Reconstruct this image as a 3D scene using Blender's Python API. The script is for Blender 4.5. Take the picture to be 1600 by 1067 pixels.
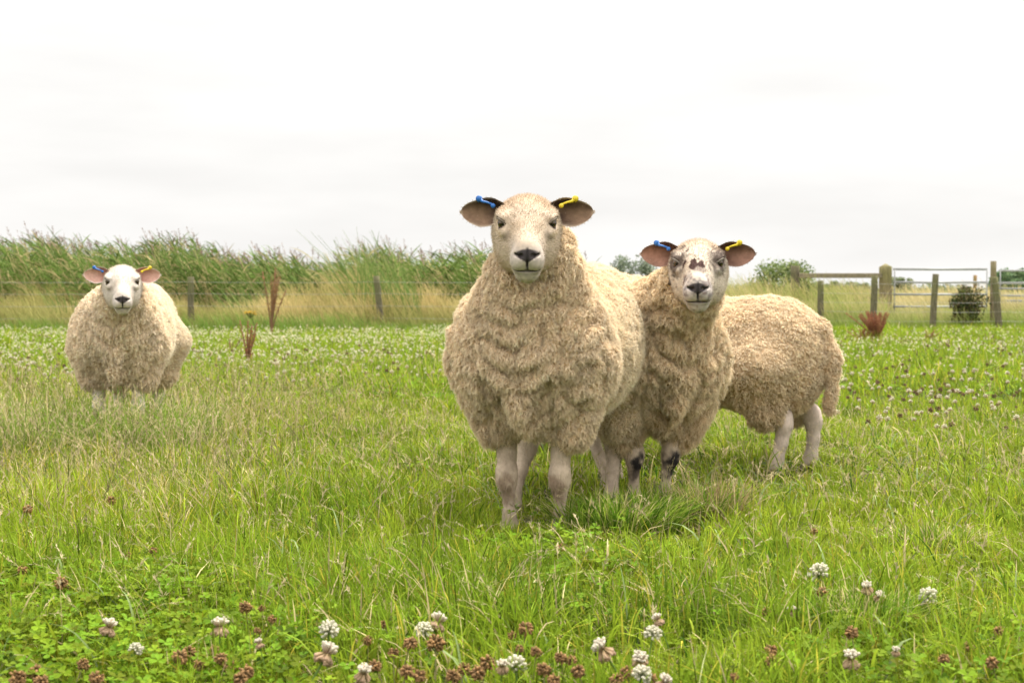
import bpy, math, random
import numpy as np
from mathutils import Vector, Matrix

# ------------------------------------------------------------------ camera, sky, sun, exposure
scene = bpy.context.scene
for o in list(bpy.data.objects):
    bpy.data.objects.remove(o, do_unlink=True)
COL = scene.collection
rng = np.random.default_rng(11)
random.seed(5)

FPX = 2500.0                      # focal length in pixels of the 1600 px wide photograph
CAMZ = 0.69
PITCH = math.atan(78.5 / FPX)
cam_d = bpy.data.cameras.new("camera")
cam = bpy.data.objects.new("camera", cam_d)
COL.objects.link(cam)
cam.location = (0, 0, CAMZ)
cam.rotation_euler = (math.pi / 2 - PITCH, 0, 0)
cam_d.sensor_width = 36
cam_d.lens = FPX / 1600 * 36
cam_d.clip_start = 0.05
cam_d.clip_end = 2000
cam_d.dof.use_dof = True
cam_d.dof.focus_distance = 4.45
cam_d.dof.aperture_fstop = 9
scene.camera = cam

SUN_EL, SUN_AZ = math.radians(66), math.radians(40)   # azimuth clockwise from +Y: behind the sheep, to the right
w = bpy.data.worlds.new("World")
scene.world = w
w.use_nodes = True
nt = w.node_tree
nt.nodes.clear()
out = nt.nodes.new("ShaderNodeOutputWorld")
bg = nt.nodes.new("ShaderNodeBackground")
sky = nt.nodes.new("ShaderNodeTexSky")
sky.sky_type = 'NISHITA'
sky.sun_disc = False
sky.sun_elevation = SUN_EL
sky.sun_rotation = SUN_AZ
sky.dust_density = 4
# overcast: a bright cloud deck (brighter overhead than at the horizon) covers most of the blue
tc = nt.nodes.new("ShaderNodeTexCoord")
sep = nt.nodes.new("ShaderNodeSeparateXYZ")
nt.links.new(tc.outputs['Generated'], sep.inputs[0])
grad = nt.nodes.new("ShaderNodeMapRange")
grad.inputs['From Min'].default_value = 0.0
grad.inputs['From Max'].default_value = 0.72
grad.inputs['To Min'].default_value = 6.35
grad.inputs['To Max'].default_value = 16.0
grad.interpolation_type = 'SMOOTHERSTEP'
nt.links.new(sep.outputs['Z'], grad.inputs['Value'])
mp = nt.nodes.new("ShaderNodeMapping")
mp.inputs['Scale'].default_value = (3.0, 3.0, 14.0)
mp.inputs['Location'].default_value = (2.3, 0.4, 0)
nt.links.new(tc.outputs['Generated'], mp.inputs[0])
noi = nt.nodes.new("ShaderNodeTexNoise")
noi.inputs['Scale'].default_value = 1.6
noi.inputs['Detail'].default_value = 4
nt.links.new(mp.outputs[0], noi.inputs['Vector'])
nr = nt.nodes.new("ShaderNodeMapRange")
nr.inputs['From Min'].default_value = 0.3
nr.inputs['From Max'].default_value = 0.7
nr.inputs['To Min'].default_value = 0.90
nr.inputs['To Max'].default_value = 1.04
nt.links.new(noi.outputs['Fac'], nr.inputs['Value'])
mul = nt.nodes.new("ShaderNodeMath"); mul.operation = 'MULTIPLY'
nt.links.new(grad.outputs[0], mul.inputs[0]); nt.links.new(nr.outputs[0], mul.inputs[1])
cl = nt.nodes.new("ShaderNodeVectorMath"); cl.operation = 'SCALE'
cl.inputs[0].default_value = (1.0, 0.985, 0.962)
nt.links.new(mul.outputs[0], cl.inputs['Scale'])
mix = nt.nodes.new("ShaderNodeMix"); mix.data_type = 'RGBA'
mix.inputs['Factor'].default_value = 0.97
nt.links.new(sky.outputs[0], mix.inputs['A'])
nt.links.new(cl.outputs[0], mix.inputs['B'])
nt.links.new(mix.outputs['Result'], bg.inputs['Color'])
bg.inputs['Strength'].default_value = 0.1
nt.links.new(bg.outputs[0], out.inputs['Surface'])

sun_d = bpy.data.lights.new("sun", 'SUN')
sun_d.energy = 3.8
sun_d.angle = math.radians(10)
sun_d.color = (1.0, 0.95, 0.86)
sun = bpy.data.objects.new("sun", sun_d)
COL.objects.link(sun)
sdir = Vector((math.sin(SUN_AZ) * math.cos(SUN_EL), math.cos(SUN_AZ) * math.cos(SUN_EL), math.sin(SUN_EL)))
sun.rotation_euler = (-sdir).to_track_quat('-Z', 'Y').to_euler()
sun.location = (3, 8, 12)

scene.view_settings.view_transform = 'Standard'
scene.view_settings.look = 'None'
scene.view_settings.exposure = 0.7
scene.view_settings.gamma = 1.0
scene.render.engine = 'CYCLES'
scene.cycles.max_bounces = 7
scene.cycles.diffuse_bounces = 4
scene.cycles.transmission_bounces = 4
scene.cycles.use_denoising = True

# ------------------------------------------------------------------ helpers
def ray(px, py):
    dx = (px - 800) / FPX
    dz = -(py - 533.5) / FPX
    c, s = math.cos(PITCH), math.sin(PITCH)
    return np.array([dx, c + dz * s, -s + dz * c])

def at_z(px, py, z):
    d = ray(px, py)
    return np.array([0, 0, CAMZ]) + d * ((z - CAMZ) / d[2])

def at_y(px, py, Y):
    d = ray(px, py)
    return np.array([0, 0, CAMZ]) + d * (Y / d[1])

_lat = np.random.default_rng(3).random((32, 32, 32)).astype(np.float32)
def noise3(p, seed=0):
    """value noise in -1..1, p (...,3)"""
    p = np.asarray(p, dtype=np.float64) + seed * 7.31
    i = np.floor(p).astype(np.int64)
    f = p - i
    f = f * f * (3 - 2 * f)
    i0 = i & 31
    i1 = (i + 1) & 31
    x0, y0, z0 = i0[..., 0], i0[..., 1], i0[..., 2]
    x1, y1, z1 = i1[..., 0], i1[..., 1], i1[..., 2]
    fx, fy, fz = f[..., 0], f[..., 1], f[..., 2]
    L = _lat
    a = L[x0, y0, z0] * (1 - fx) + L[x1, y0, z0] * fx
    b = L[x0, y1, z0] * (1 - fx) + L[x1, y1, z0] * fx
    c = L[x0, y0, z1] * (1 - fx) + L[x1, y0, z1] * fx
    d = L[x0, y1, z1] * (1 - fx) + L[x1, y1, z1] * fx
    a = a * (1 - fy) + b * fy
    c = c * (1 - fy) + d * fy
    return (a * (1 - fz) + c * fz) * 2 - 1

def noise2(x, y, s=1.0, seed=0):
    p = np.stack([np.asarray(x) * s, np.asarray(y) * s, np.full(np.shape(x), 0.37 + seed * 1.7)], -1)
    return noise3(p, seed)

def ss(a, b, x):
    t = np.clip((x - a) / (b - a), 0, 1)
    return t * t * (3 - 2 * t)

def norm(v):
    return v / np.maximum(np.linalg.norm(v, axis=-1, keepdims=True), 1e-9)

def make_mesh(name, chunks, smooth=True):
    """chunks: list of (verts (n,3), faces (m,k) int, colours (n,3) or None)"""
    me = bpy.data.meshes.new(name)
    V, C, starts, tot, loops = [], [], [], [], []
    off = 0
    lo = 0
    for v, f, c in chunks:
        v = np.asarray(v, np.float32).reshape(-1, 3)
        f = np.asarray(f, np.int64)
        if c is None:
            c = np.full((len(v), 3), 0.5, np.float32)
        c = np.asarray(c, np.float32)
        if c.ndim == 1:
            c = np.tile(c, (len(v), 1))
        V.append(v); C.append(c)
        k = f.shape[1]
        loops.append((f + off).ravel())
        starts.append(lo + np.arange(len(f)) * k)
        tot.append(np.full(len(f), k))
        off += len(v); lo += len(f) * k
    V = np.concatenate(V); C = np.concatenate(C)
    loops = np.concatenate(loops).astype(np.int32)
    starts = np.concatenate(starts).astype(np.int32)
    tot = np.concatenate(tot).astype(np.int32)
    me.vertices.add(len(V)); me.vertices.foreach_set('co', V.ravel())
    me.loops.add(len(loops)); me.loops.foreach_set('vertex_index', loops)
    me.polygons.add(len(starts))
    me.polygons.foreach_set('loop_start', starts)
    try:
        me.polygons.foreach_set('loop_total', tot)
    except Exception:
        pass
    me.polygons.foreach_set('use_smooth', np.full(len(starts), bool(smooth)))
    ca = me.color_attributes.new('Col', 'FLOAT_COLOR', 'POINT')
    rgba = np.concatenate([np.clip(C, 0, 1), np.ones((len(C), 1), np.float32)], 1).astype(np.float32)
    ca.data.foreach_set('color', rgba.ravel())
    me.update(calc_edges=True)
    return me

def obj(name, me, mat, parent=None):
    o = bpy.data.objects.new(name, me)
    COL.objects.link(o)
    if mat is not None and len(me.materials) == 0:
        me.materials.append(mat)
    if parent is not None:
        o.parent = parent
    return o

def tag(o, label=None, cat=None, group=None, kind=None):
    if label: o['label'] = label
    if cat: o['category'] = cat
    if group: o['group'] = group
    if kind: o['kind'] = kind
    return o

def empty(name, loc, rz=0.0):
    o = bpy.data.objects.new(name, None)
    o.empty_display_size = 0.1
    COL.objects.link(o)
    o.location = loc
    o.rotation_euler = (0, 0, rz)
    return o

def mat(name, rough=0.8, transl=0.0, spec=0.2, noise_amt=0.0, noise_scale=60, bump=0.0, sheen=0.0, stretch=None):
    m = bpy.data.materials.new(name)
    m.use_nodes = True
    n = m.node_tree
    n.nodes.clear()
    o = n.nodes.new("ShaderNodeOutputMaterial")
    p = n.nodes.new("ShaderNodeBsdfPrincipled")
    a = n.nodes.new("ShaderNodeVertexColor"); a.layer_name = 'Col'
    p.inputs['Roughness'].default_value = rough
    p.inputs['Specular IOR Level'].default_value = spec
    if sheen:
        p.inputs['Sheen Weight'].default_value = sheen
    colour = a.outputs['Color']
    if noise_amt or bump:
        t = n.nodes.new("ShaderNodeTexCoord")
        mpn = n.nodes.new("ShaderNodeMapping")
        if stretch: mpn.inputs['Scale'].default_value = stretch
        n.links.new(t.outputs['Object'], mpn.inputs[0])
        nz = n.nodes.new("ShaderNodeTexNoise")
        nz.inputs['Scale'].default_value = noise_scale
        nz.inputs['Detail'].default_value = 5
        n.links.new(mpn.outputs[0], nz.inputs['Vector'])
        if noise_amt:
            r = n.nodes.new("ShaderNodeMapRange")
            r.inputs['From Min'].default_value = 0.3; r.inputs['From Max'].default_value = 0.7
            r.inputs['To Min'].default_value = 1 - noise_amt; r.inputs['To Max'].default_value = 1 + noise_amt
            n.links.new(nz.outputs['Fac'], r.inputs['Value'])
            vm = n.nodes.new("ShaderNodeVectorMath"); vm.operation = 'SCALE'
            n.links.new(colour, vm.inputs[0]); n.links.new(r.outputs[0], vm.inputs['Scale'])
            colour = vm.outputs[0]
        if bump:
            b = n.nodes.new("ShaderNodeBump"); b.inputs['Strength'].default_value = bump
            b.inputs['Distance'].default_value = 0.01
            n.links.new(nz.outputs['Fac'], b.inputs['Height'])
            n.links.new(b.outputs[0], p.inputs['Normal'])
    n.links.new(colour, p.inputs['Base Color'])
    if transl:
        tr = n.nodes.new("ShaderNodeBsdfTranslucent")
        n.links.new(colour, tr.inputs['Color'])
        mx = n.nodes.new("ShaderNodeMixShader"); mx.inputs[0].default_value = transl
        n.links.new(p.outputs[0], mx.inputs[1]); n.links.new(tr.outputs[0], mx.inputs[2])
        n.links.new(mx.outputs[0], o.inputs['Surface'])
    else:
        n.links.new(p.outputs[0], o.inputs['Surface'])
    return m

M_WOOL = mat('wool', 0.95, 0.30, 0.05, sheen=0.0)
M_SKIN = mat('short_hair', 0.85, 0.0, 0.15, noise_amt=0.10, noise_scale=110)
M_HAIR = mat('hair', 0.9, 0.22, 0.1)
M_EYE = mat('eye', 0.08, 0, 0.6)
M_TAG = mat('plastic_tag', 0.35, 0.1, 0.5)
M_GRASS = mat('grass_blade', 0.6, 0.40, 0.07)
M_LEAF = mat('leaf', 0.65, 0.34, 0.08)
M_DRY = mat('dry_stem', 0.8, 0.30, 0.1)
M_PETAL = mat('petal', 0.7, 0.35, 0.1)
M_WOOD = mat('weathered_wood', 0.9, 0, 0.15, noise_amt=0.35, noise_scale=14, bump=0.6, stretch=(4, 4, 0.6))
M_METAL = mat('galvanised_metal', 0.45, 0, 0.5, noise_amt=0.15, noise_scale=9)
M_GROUND = mat('soil', 0.95, 0, 0.1, noise_amt=0.3, noise_scale=9, bump=0.5)

def ribbons(paths, width, col, side=None):
    """paths (N,K,3), width (N,K), col (N,K,3) -> one quad strip per path"""
    paths = np.asarray(paths, np.float32)
    N, K, _ = paths.shape
    if side is None:
        a = rng.random(N) * 2 * np.pi
        side = np.stack([np.cos(a), np.sin(a), np.zeros(N)], -1)
    if side.ndim == 2:
        side = np.repeat(side[:, None, :], K, 1)
    wv = side * (np.asarray(width)[..., None] * 0.5)
    V = np.stack([paths - wv, paths + wv], 2).reshape(-1, 3)
    C = np.repeat(np.asarray(col, np.float32)[:, :, None, :], 2, 2).reshape(-1, 3)
    base = (np.arange(N) * K * 2)[:, None] + (np.arange(K - 1) * 2)[None, :]
    base = base.ravel()
    F = np.stack([base, base + 1, base + 3, base + 2], -1)
    return V, F, C

def tube(path, radii, n=8, col=(.5, .5, .5), cap=True, flat=1.0):
    path = np.asarray(path, float); K = len(path)
    radii = np.broadcast_to(np.asarray(radii, float), (K,))
    T = norm(np.gradient(path, axis=0))
    up = np.array([0, 0, 1.0]) if abs(T[0, 2]) < 0.9 else np.array([1.0, 0, 0])
    V = []
    for i in range(K):
        s = norm(np.cross(T[i], up)); u = np.cross(s, T[i])
        a = np.arange(n) * 2 * np.pi / n
        V.append(path[i] + radii[i] * (np.cos(a)[:, None] * s + flat * np.sin(a)[:, None] * u))
    V = np.concatenate(V)
    F = []
    for i in range(K - 1):
        for j in range(n):
            F.append((i * n + j, i * n + (j + 1) % n, (i + 1) * n + (j + 1) % n, (i + 1) * n + j))
    if cap:
        V = np.concatenate([V, path[:1], path[-1:]])
        c0, c1 = K * n, K * n + 1
        for j in range(0, n, 2):
            F.append((c0, (j + 2) % n, (j + 1) % n, j))
            F.append((c1, (K - 1) * n + j, (K - 1) * n + (j + 1) % n, (K - 1) * n + (j + 2) % n))
    return V, np.array(F), np.tile(np.array(col, float), (len(V), 1))

def boxc(lo, hi, col, bev=0.006, jitter=0.0):
    """chamfered box between two corners"""
    lo = np.array(lo, float); hi = np.array(hi, float)
    c = (lo + hi) / 2; h = (hi - lo) / 2
    b = min(bev, h.min() * 0.4)
    V = []; idx = {}
    for sx in (-1, 1):
        for sy in (-1, 1):
            for sz in (-1, 1):
                for ax in range(3):
                    s = np.array([sx, sy, sz], float)
                    p = s * h
                    for k in range(3):
                        if k != ax: p[k] -= s[k] * b
                    idx[(sx, sy, sz, ax)] = len(V); V.append(c + p)
    F = []
    for ax in range(3):
        o1, o2 = [(1, 2), (0, 2), (0, 1)][ax]
        for s in (-1, 1):
            q = []
            for (a, bb) in ((-1, -1), (1, -1), (1, 1), (-1, 1)):
                k = [0, 0, 0]; k[ax] = s; k[o1] = a; k[o2] = bb
                q.append(idx[(*k, ax)])
            F.append(q)
        for a in (-1, 1):
            for bb in (-1, 1):
                k = [0, 0, 0]; k[o1] = a; k[o2] = bb
                k0 = list(k); k0[ax] = -1; k1 = list(k); k1[ax] = 1
                F.append([idx[(*k0, o1)], idx[(*k1, o1)], idx[(*k1, o2)], idx[(*k0, o2)]])
    for sx in (-1, 1):
        for sy in (-1, 1):
            for sz in (-1, 1):
                F.append([idx[(sx, sy, sz, 0)], idx[(sx, sy, sz, 1)], idx[(sx, sy, sz, 2)], idx[(sx, sy, sz, 2)]])
    F3 = [f[:3] for f in F[-8:]]
    V = np.array(V)
    return [(V, np.array(F[:-8]), np.tile(col, (len(V), 1))), (V, np.array(F3), np.tile(col, (len(V), 1)))]

# ------------------------------------------------------------------ signed distance modelling
class Field:
    def __init__(s, lo, hi, h):
        s.lo = np.array(lo, float); s.h = h
        s.n = np.ceil((np.array(hi, float) - s.lo) / h).astype(int) + 1
        s.D = np.full(s.n, 0.25, np.float32)
    def _reg(s, lo, hi):
        a = np.clip(np.floor((np.array(lo) - s.lo) / s.h).astype(int), 0, s.n)
        b = np.clip(np.ceil((np.array(hi) - s.lo) / s.h).astype(int) + 1, 0, s.n)
        if np.any(b <= a): return None, None
        ax = [s.lo[i] + np.arange(a[i], b[i]) * s.h for i in range(3)]
        P = np.stack(np.meshgrid(*ax, indexing='ij'), -1)
        return (slice(a[0], b[0]), slice(a[1], b[1]), slice(a[2], b[2])), P
    def _comb(s, sl, d, k, op):
        D = s.D[sl]
        if op == 'u':
            h = np.clip(0.5 + 0.5 * (D - d) / k, 0, 1)
            s.D[sl] = D * (1 - h) + d * h - k * h * (1 - h)
        else:
            h = np.clip(0.5 - 0.5 * (D + d) / k, 0, 1)
            s.D[sl] = D * (1 - h) + (-d) * h + k * h * (1 - h)
    def ell(s, c, r, k=0.03, rot=None, op='u'):
        c = np.array(c, float); r = np.array(r, float)
        m = r.max() + k * 2 + 3 * s.h + 0.02
        sl, P = s._reg(c - m, c + m)
        if sl is None: return
        q = P - c
        if rot is not None: q = q @ np.array(rot, float)
        k0 = np.linalg.norm(q / r, axis=-1); k1 = np.linalg.norm(q / (r * r), axis=-1)
        d = k0 * (k0 - 1) / np.maximum(k1, 1e-6)
        s._comb(sl, d, k, op)
    def cone(s, a, b, ra, rb, k=0.03, sq=(1, 1, 1), op='u'):
        a = np.array(a, float); b = np.array(b, float); sq = np.array(sq, float)
        R = max(ra, rb) * sq.max() + k * 2 + 3 * s.h + 0.02
        sl, P = s._reg(np.minimum(a, b) - R, np.maximum(a, b) + R)
        if sl is None: return
        P = P / sq; a = a / sq; b = b / sq
        ab = b - a
        t = np.clip(((P - a) @ ab) / (ab @ ab), 0, 1)
        d = np.linalg.norm(P - a - t[..., None] * ab, axis=-1) - (ra * (1 - t) + rb * t)
        s._comb(sl, d * sq.min(), k, op)
    def mesh(s):
        D = s.D
        ins = D < 0
        nx, ny, nz = D.shape
        c8 = [D[i:nx - 1 + i, j:ny - 1 + j, k:nz - 1 + k] for i in (0, 1) for j in (0, 1) for k in (0, 1)]
        s8 = [a < 0 for a in c8]
        cnt = sum(a.astype(np.int8) for a in s8)
        act = (cnt > 0) & (cnt < 8)
        I = np.argwhere(act)
        vals = np.stack([a[act] for a in c8], -1)
        corners = np.array([(i, j, k) for i in (0, 1) for j in (0, 1) for k in (0, 1)], float)
        acc = np.zeros((len(I), 3)); n = np.zeros(len(I))
        for a in range(8):
            for b in range(a + 1, 8):
                if np.abs(corners[a] - corners[b]).sum() == 1:
                    va, vb = vals[:, a], vals[:, b]
                    m = (va < 0) != (vb < 0)
                    t = np.where(m, va / np.where(m, va - vb, 1), 0)
                    acc += (corners[a] + t[:, None] * (corners[b] - corners[a])) * m[:, None]
                    n += m
        V = s.lo + (I + acc / n[:, None]) * s.h
        idx = np.full(act.shape, -1, np.int64); idx[act] = np.arange(len(I))
        F = []
        for ax in range(3):
            A = [slice(None)] * 3; B = [slice(None)] * 3
            A[ax] = slice(0, -1); B[ax] = slice(1, None)
            e = ins[tuple(A)] != ins[tuple(B)]
            E = np.argwhere(e)
            o1, o2 = (ax + 1) % 3, (ax + 2) % 3
            ok = (E[:, o1] > 0) & (E[:, o2] > 0) & (E[:, o1] < D.shape[o1] - 1) & (E[:, o2] < D.shape[o2] - 1)
            E = E[ok]
            def g(d1, d2):
                e2 = E.copy(); e2[:, o1] += d1; e2[:, o2] += d2
                return idx[e2[:, 0], e2[:, 1], e2[:, 2]]
            q = np.stack([g(-1, -1), g(0, -1), g(0, 0), g(-1, 0)], -1)
            flip = ~ins[E[:, 0], E[:, 1], E[:, 2]]
            q[flip] = q[flip][:, ::-1]
            F.append(q)
        F = np.concatenate(F)
        F = F[(F >= 0).all(1)]
        return V, F

def vnormals(V, F):
    n = np.cross(V[F[:, 2]] - V[F[:, 0]], V[F[:, 3]] - V[F[:, 1]])
    N = np.zeros_like(V)
    for k in range(4):
        for c in range(3):
            N[:, c] += np.bincount(F[:, k], n[:, c], minlength=len(V))
    return norm(N)

def smooth(V, F, it=1, lam=0.5):
    for _ in range(it):
        acc = np.zeros_like(V); cnt = np.zeros(len(V))
        for k in range(4):
            for nb in (F[:, (k + 1) % 4], F[:, (k - 1) % 4]):
                for c in range(3):
                    acc[:, c] += np.bincount(F[:, k], V[nb, c], minlength=len(V))
                cnt += np.bincount(F[:, k], minlength=len(V))
        V = V * (1 - lam) + lam * acc / cnt[:, None]
    return V

def sample_surface(V, F, N, n, weight=None):
    """random points on quads; returns pos, normal, and index/bary data"""
    a = V[F[:, 0]]; b = V[F[:, 1]]; c = V[F[:, 2]]; d = V[F[:, 3]]
    area = 0.5 * np.linalg.norm(np.cross(c - a, d - b), axis=-1)
    wt = area if weight is None else area * weight
    cs = np.cumsum(wt); tot = cs[-1]
    f = np.searchsorted(cs, rng.random(n) * tot)
    f = np.clip(f, 0, len(F) - 1)
    u = rng.random((n, 1)); v = rng.random((n, 1))
    q = F[f]
    W = [(1 - u) * (1 - v), u * (1 - v), u * v, (1 - u) * v]
    P = sum(W[k] * V[q[:, k]] for k in range(4))
    Nn = norm(sum(W[k] * N[q[:, k]] for k in range(4)))
    return P, Nn, (q, W)

# ------------------------------------------------------------------ sheep
def rotz(a):
    c, s = math.cos(a), math.sin(a)
    return np.array([[c, -s, 0], [s, c, 0], [0, 0, 1.0]])
def roty(a):
    c, s = math.cos(a), math.sin(a)
    return np.array([[c, 0, s], [0, 1, 0], [-s, 0, c]])
def rotx(a):
    c, s = math.cos(a), math.sin(a)
    return np.array([[1, 0, 0], [0, c, -s], [0, s, c]])

def head_mesh(st):
    EX, EY, EZ = 0.050, 0.0655, 0.030           # eye
    f = Field((-0.13, -0.125, -0.16), (0.24, 0.125, 0.12), 0.003)
    f.ell((-0.012, 0, -0.008), (0.086, 0.076, 0.064), 0.02)
    f.ell((0.02, 0, 0.016), (0.060, 0.064, 0.040), 0.03)
    f.cone((0.02, 0, -0.008), (0.150, 0, -0.022), 0.066, 0.038, 0.03)
    f.cone((0.00, 0, 0.034), (0.152, 0, 0.010), 0.036, 0.024, 0.03)           # bridge of the nose
    for s in (-1, 1):
        f.ell((0.015, s * 0.040, -0.050), (0.075, 0.038, 0.056), 0.03)        # cheek
        f.ell((0.032, s * 0.060, EZ + .013), (0.028, 0.017, 0.011), 0.016)    # brow
        f.ell((0.050, s * 0.056, EZ - .016), (0.034, 0.014, 0.012), 0.016)    # cheek bone
        f.ell((0.168, s * 0.021, -0.022), (0.026, 0.020, 0.024), 0.012)       # lip pad
    f.ell((0.165, 0, -0.008), (0.028, 0.033, 0.027), 0.014)
    f.cone((0.01, 0, -0.060), (0.145, 0, -0.060), 0.052, 0.026, 0.03)         # jaw
    f.ell((0.154, 0, -0.061), (0.024, 0.026, 0.020), 0.012)                   # chin
    f.cone((-0.03, 0, -0.02), (-0.11, 0, -0.07), 0.078, 0.088, 0.03)          # throat
    for s in (-1, 1):
        f.ell((EX + .002, s * (EY + .003), EZ), (0.014, 0.011, 0.011), 0.008, op='s')   # socket
        f.ell((0.192, s * 0.0150, 0.001), (0.013, 0.0065, 0.0050), 0.004, op='s', rot=rotx(-s * 0.5))
        f.ell((0.180, s * 0.024, -0.0005), (0.012, 0.009, 0.0030), 0.004, op='s', rot=rotx(s * .25))
    f.ell((0.197, 0, -0.020), (0.016, 0.0020, 0.013), 0.003, op='s')          # philtrum
    for s in (-1, 0, 1):
        f.ell((0.174, s * 0.015, -0.0405 - abs(s) * 0.0012), (0.030, 0.018, 0.0018), 0.004, op='s')   # mouth line
    V, F = f.mesh()
    V = smooth(V, F, 1, 0.4)
    N = vnormals(V, F)
    x, y, z = V.T; ay = abs(y)
    n1 = noise3(V * 60, 1); n2 = noise3(V * 25, 2); n3 = noise3(V * 120, 4)
    base = np.array(st['face']); C = np.tile(base, (len(V), 1))
    def put(mask, col):
        nonlocal C
        m = np.clip(mask, 0, 1)[:, None]
        C = C * (1 - m) + np.array(col) * m
    put(ss(0.1, 0.9, n2) * 0.5, np.array(base) * [0.80, 0.72, 0.62])
    put(ss(0.10, 0.16, x + n1 * 0.010) * ss(0.04, 0.0, z) * 0.75, st['muzzle'])
    put(ss(0.15, 0.17, x) * ss(0.0, .8, n3 + n1) * 0.35, np.array(st['muzzle']) * .62)
    put(ss(0.05, 0.0, x) * ss(0.02, 0.06, z + n1 * 0.01) * 0.6, st['poll'])
    put(ss(-0.03, -0.08, z) * ss(0.12, 0.06, x) * 0.35, np.array(base) * [0.88, 0.8, 0.66])
    d_eye = np.sqrt(((x - EX) / 1.3) ** 2 + (ay - EY) ** 2 + (z - EZ) ** 2)
    put(ss(0.040, 0.024, d_eye + n1 * 0.004) * ss(EZ + .004, EZ - .026, z) * 0.6, np.minimum(np.array(base) * 1.45, .8))
    al = -(ay - EY) * .45 - (z - EZ) * .55 + (x - EX) * .60
    pr = np.sqrt(np.maximum((x - EX) ** 2 + (ay - EY) ** 2 + (z - EZ) ** 2 - al ** 2, 0))
    put(ss(1.12, 0.92, np.sqrt((pr / .0150) ** 2 + ((al - .003) / .0240) ** 2) + n3 * .05) * 0.90, (0.045, 0.032, 0.025))
    # tear gland: a dark streak running from the inner corner towards the nose
    tx, ty, tz = x - 0.078, ay - .050, z - (EZ - .018)
    tear = np.exp(-((ty + .4 * (tz)) ** 2) / (2 * 0.0055 ** 2)) * ss(-0.022, -0.006, tz) * ss(0.016, 0.004, tz) * ss(-.03, -.01, tx)
    put(tear * st.get('tear', 0.6) * (.75 + .4 * n3), (0.15, 0.12, 0.11))
    dn = np.sqrt((ay / 1.45) ** 2 + ((z - 0.0005) * 1.30) ** 2)
    low = ss(0.000, -0.012, z)
    nose = ss(0.0225, 0.0185, dn + n3 * 0.0012 + low * ay * 0.75) * ss(0.163, 0.173, x)
    put(nose, (0.058, 0.048, 0.048))
    put(nose * ss(.2, .9, n3 + n1) * .5, (.13, .11, .11))
    put(ss(0.0044, 0.0022, ay) * ss(0.178, 0.184, x) * ss(-0.044, -0.036, z) * 0.9, (0.03, 0.025, 0.025))
    put(ss(0.0040, 0.0016, abs(z + 0.0405 + ay * 0.07)) * ss(0.150, 0.166, x) * 0.90, (0.05, 0.038, 0.035))
    put(ss(0.010, 0.002, abs(z + 0.050)) * ss(0.150, 0.166, x) * 0.30, (0.2, 0.17, 0.15))
    if st.get('spots'):
        def spot(c, r, a=1.0, col=(0.07, 0.038, 0.032)):
            d = np.sqrt((x - c[0]) ** 2 * (1 / r[1] ** 2) + (y - c[1]) ** 2 * (1 / r[0] ** 2)) / 1.25
            put(ss(1.15, 0.75, d + n1 * 0.55 + n3 * 0.35) * ss(-0.02, 0.0, z) * a, col)
        spot((0.108, 0.010), (0.008, 0.016)); spot((0.108, -0.012), (0.009, 0.018))
        spot((0.130, 0.003), (0.015, 0.014), 0.6); spot((0.080, -0.036), (0.007, 0.008)); spot((0.038, -0.030), (0.005, 0.005))
        spot((0.088, 0.002), (0.004, 0.005), 0.7); spot((0.13, -0.036), (0.005, 0.008), .7); spot((.10, .034), (.003, .004), .6)
        spot((0.015, 0.052), (0.013, 0.014), .6); spot((0.01, -0.055), (0.012, 0.012), .5)
        put(ss(0.048, 0.024, d_eye + n1 * 0.016 + n3 * 0.010) * 0.92, (0.085, 0.06, 0.05))
        put(ss(0.12, 0.165, x + n1 * 0.01) * ss(-.05, -.03, z) * ss(0.0, 0.5, n3 * 0.6 + n1 * .4 + 0.25) * 0.75 * (1 - nose), (0.22, 0.19, 0.185))
        put(ss(0.50, 0.70, n3 + n1 * 0.3) * 0.5, (0.20, 0.13, 0.10))
    return V, F, N, C

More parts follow.
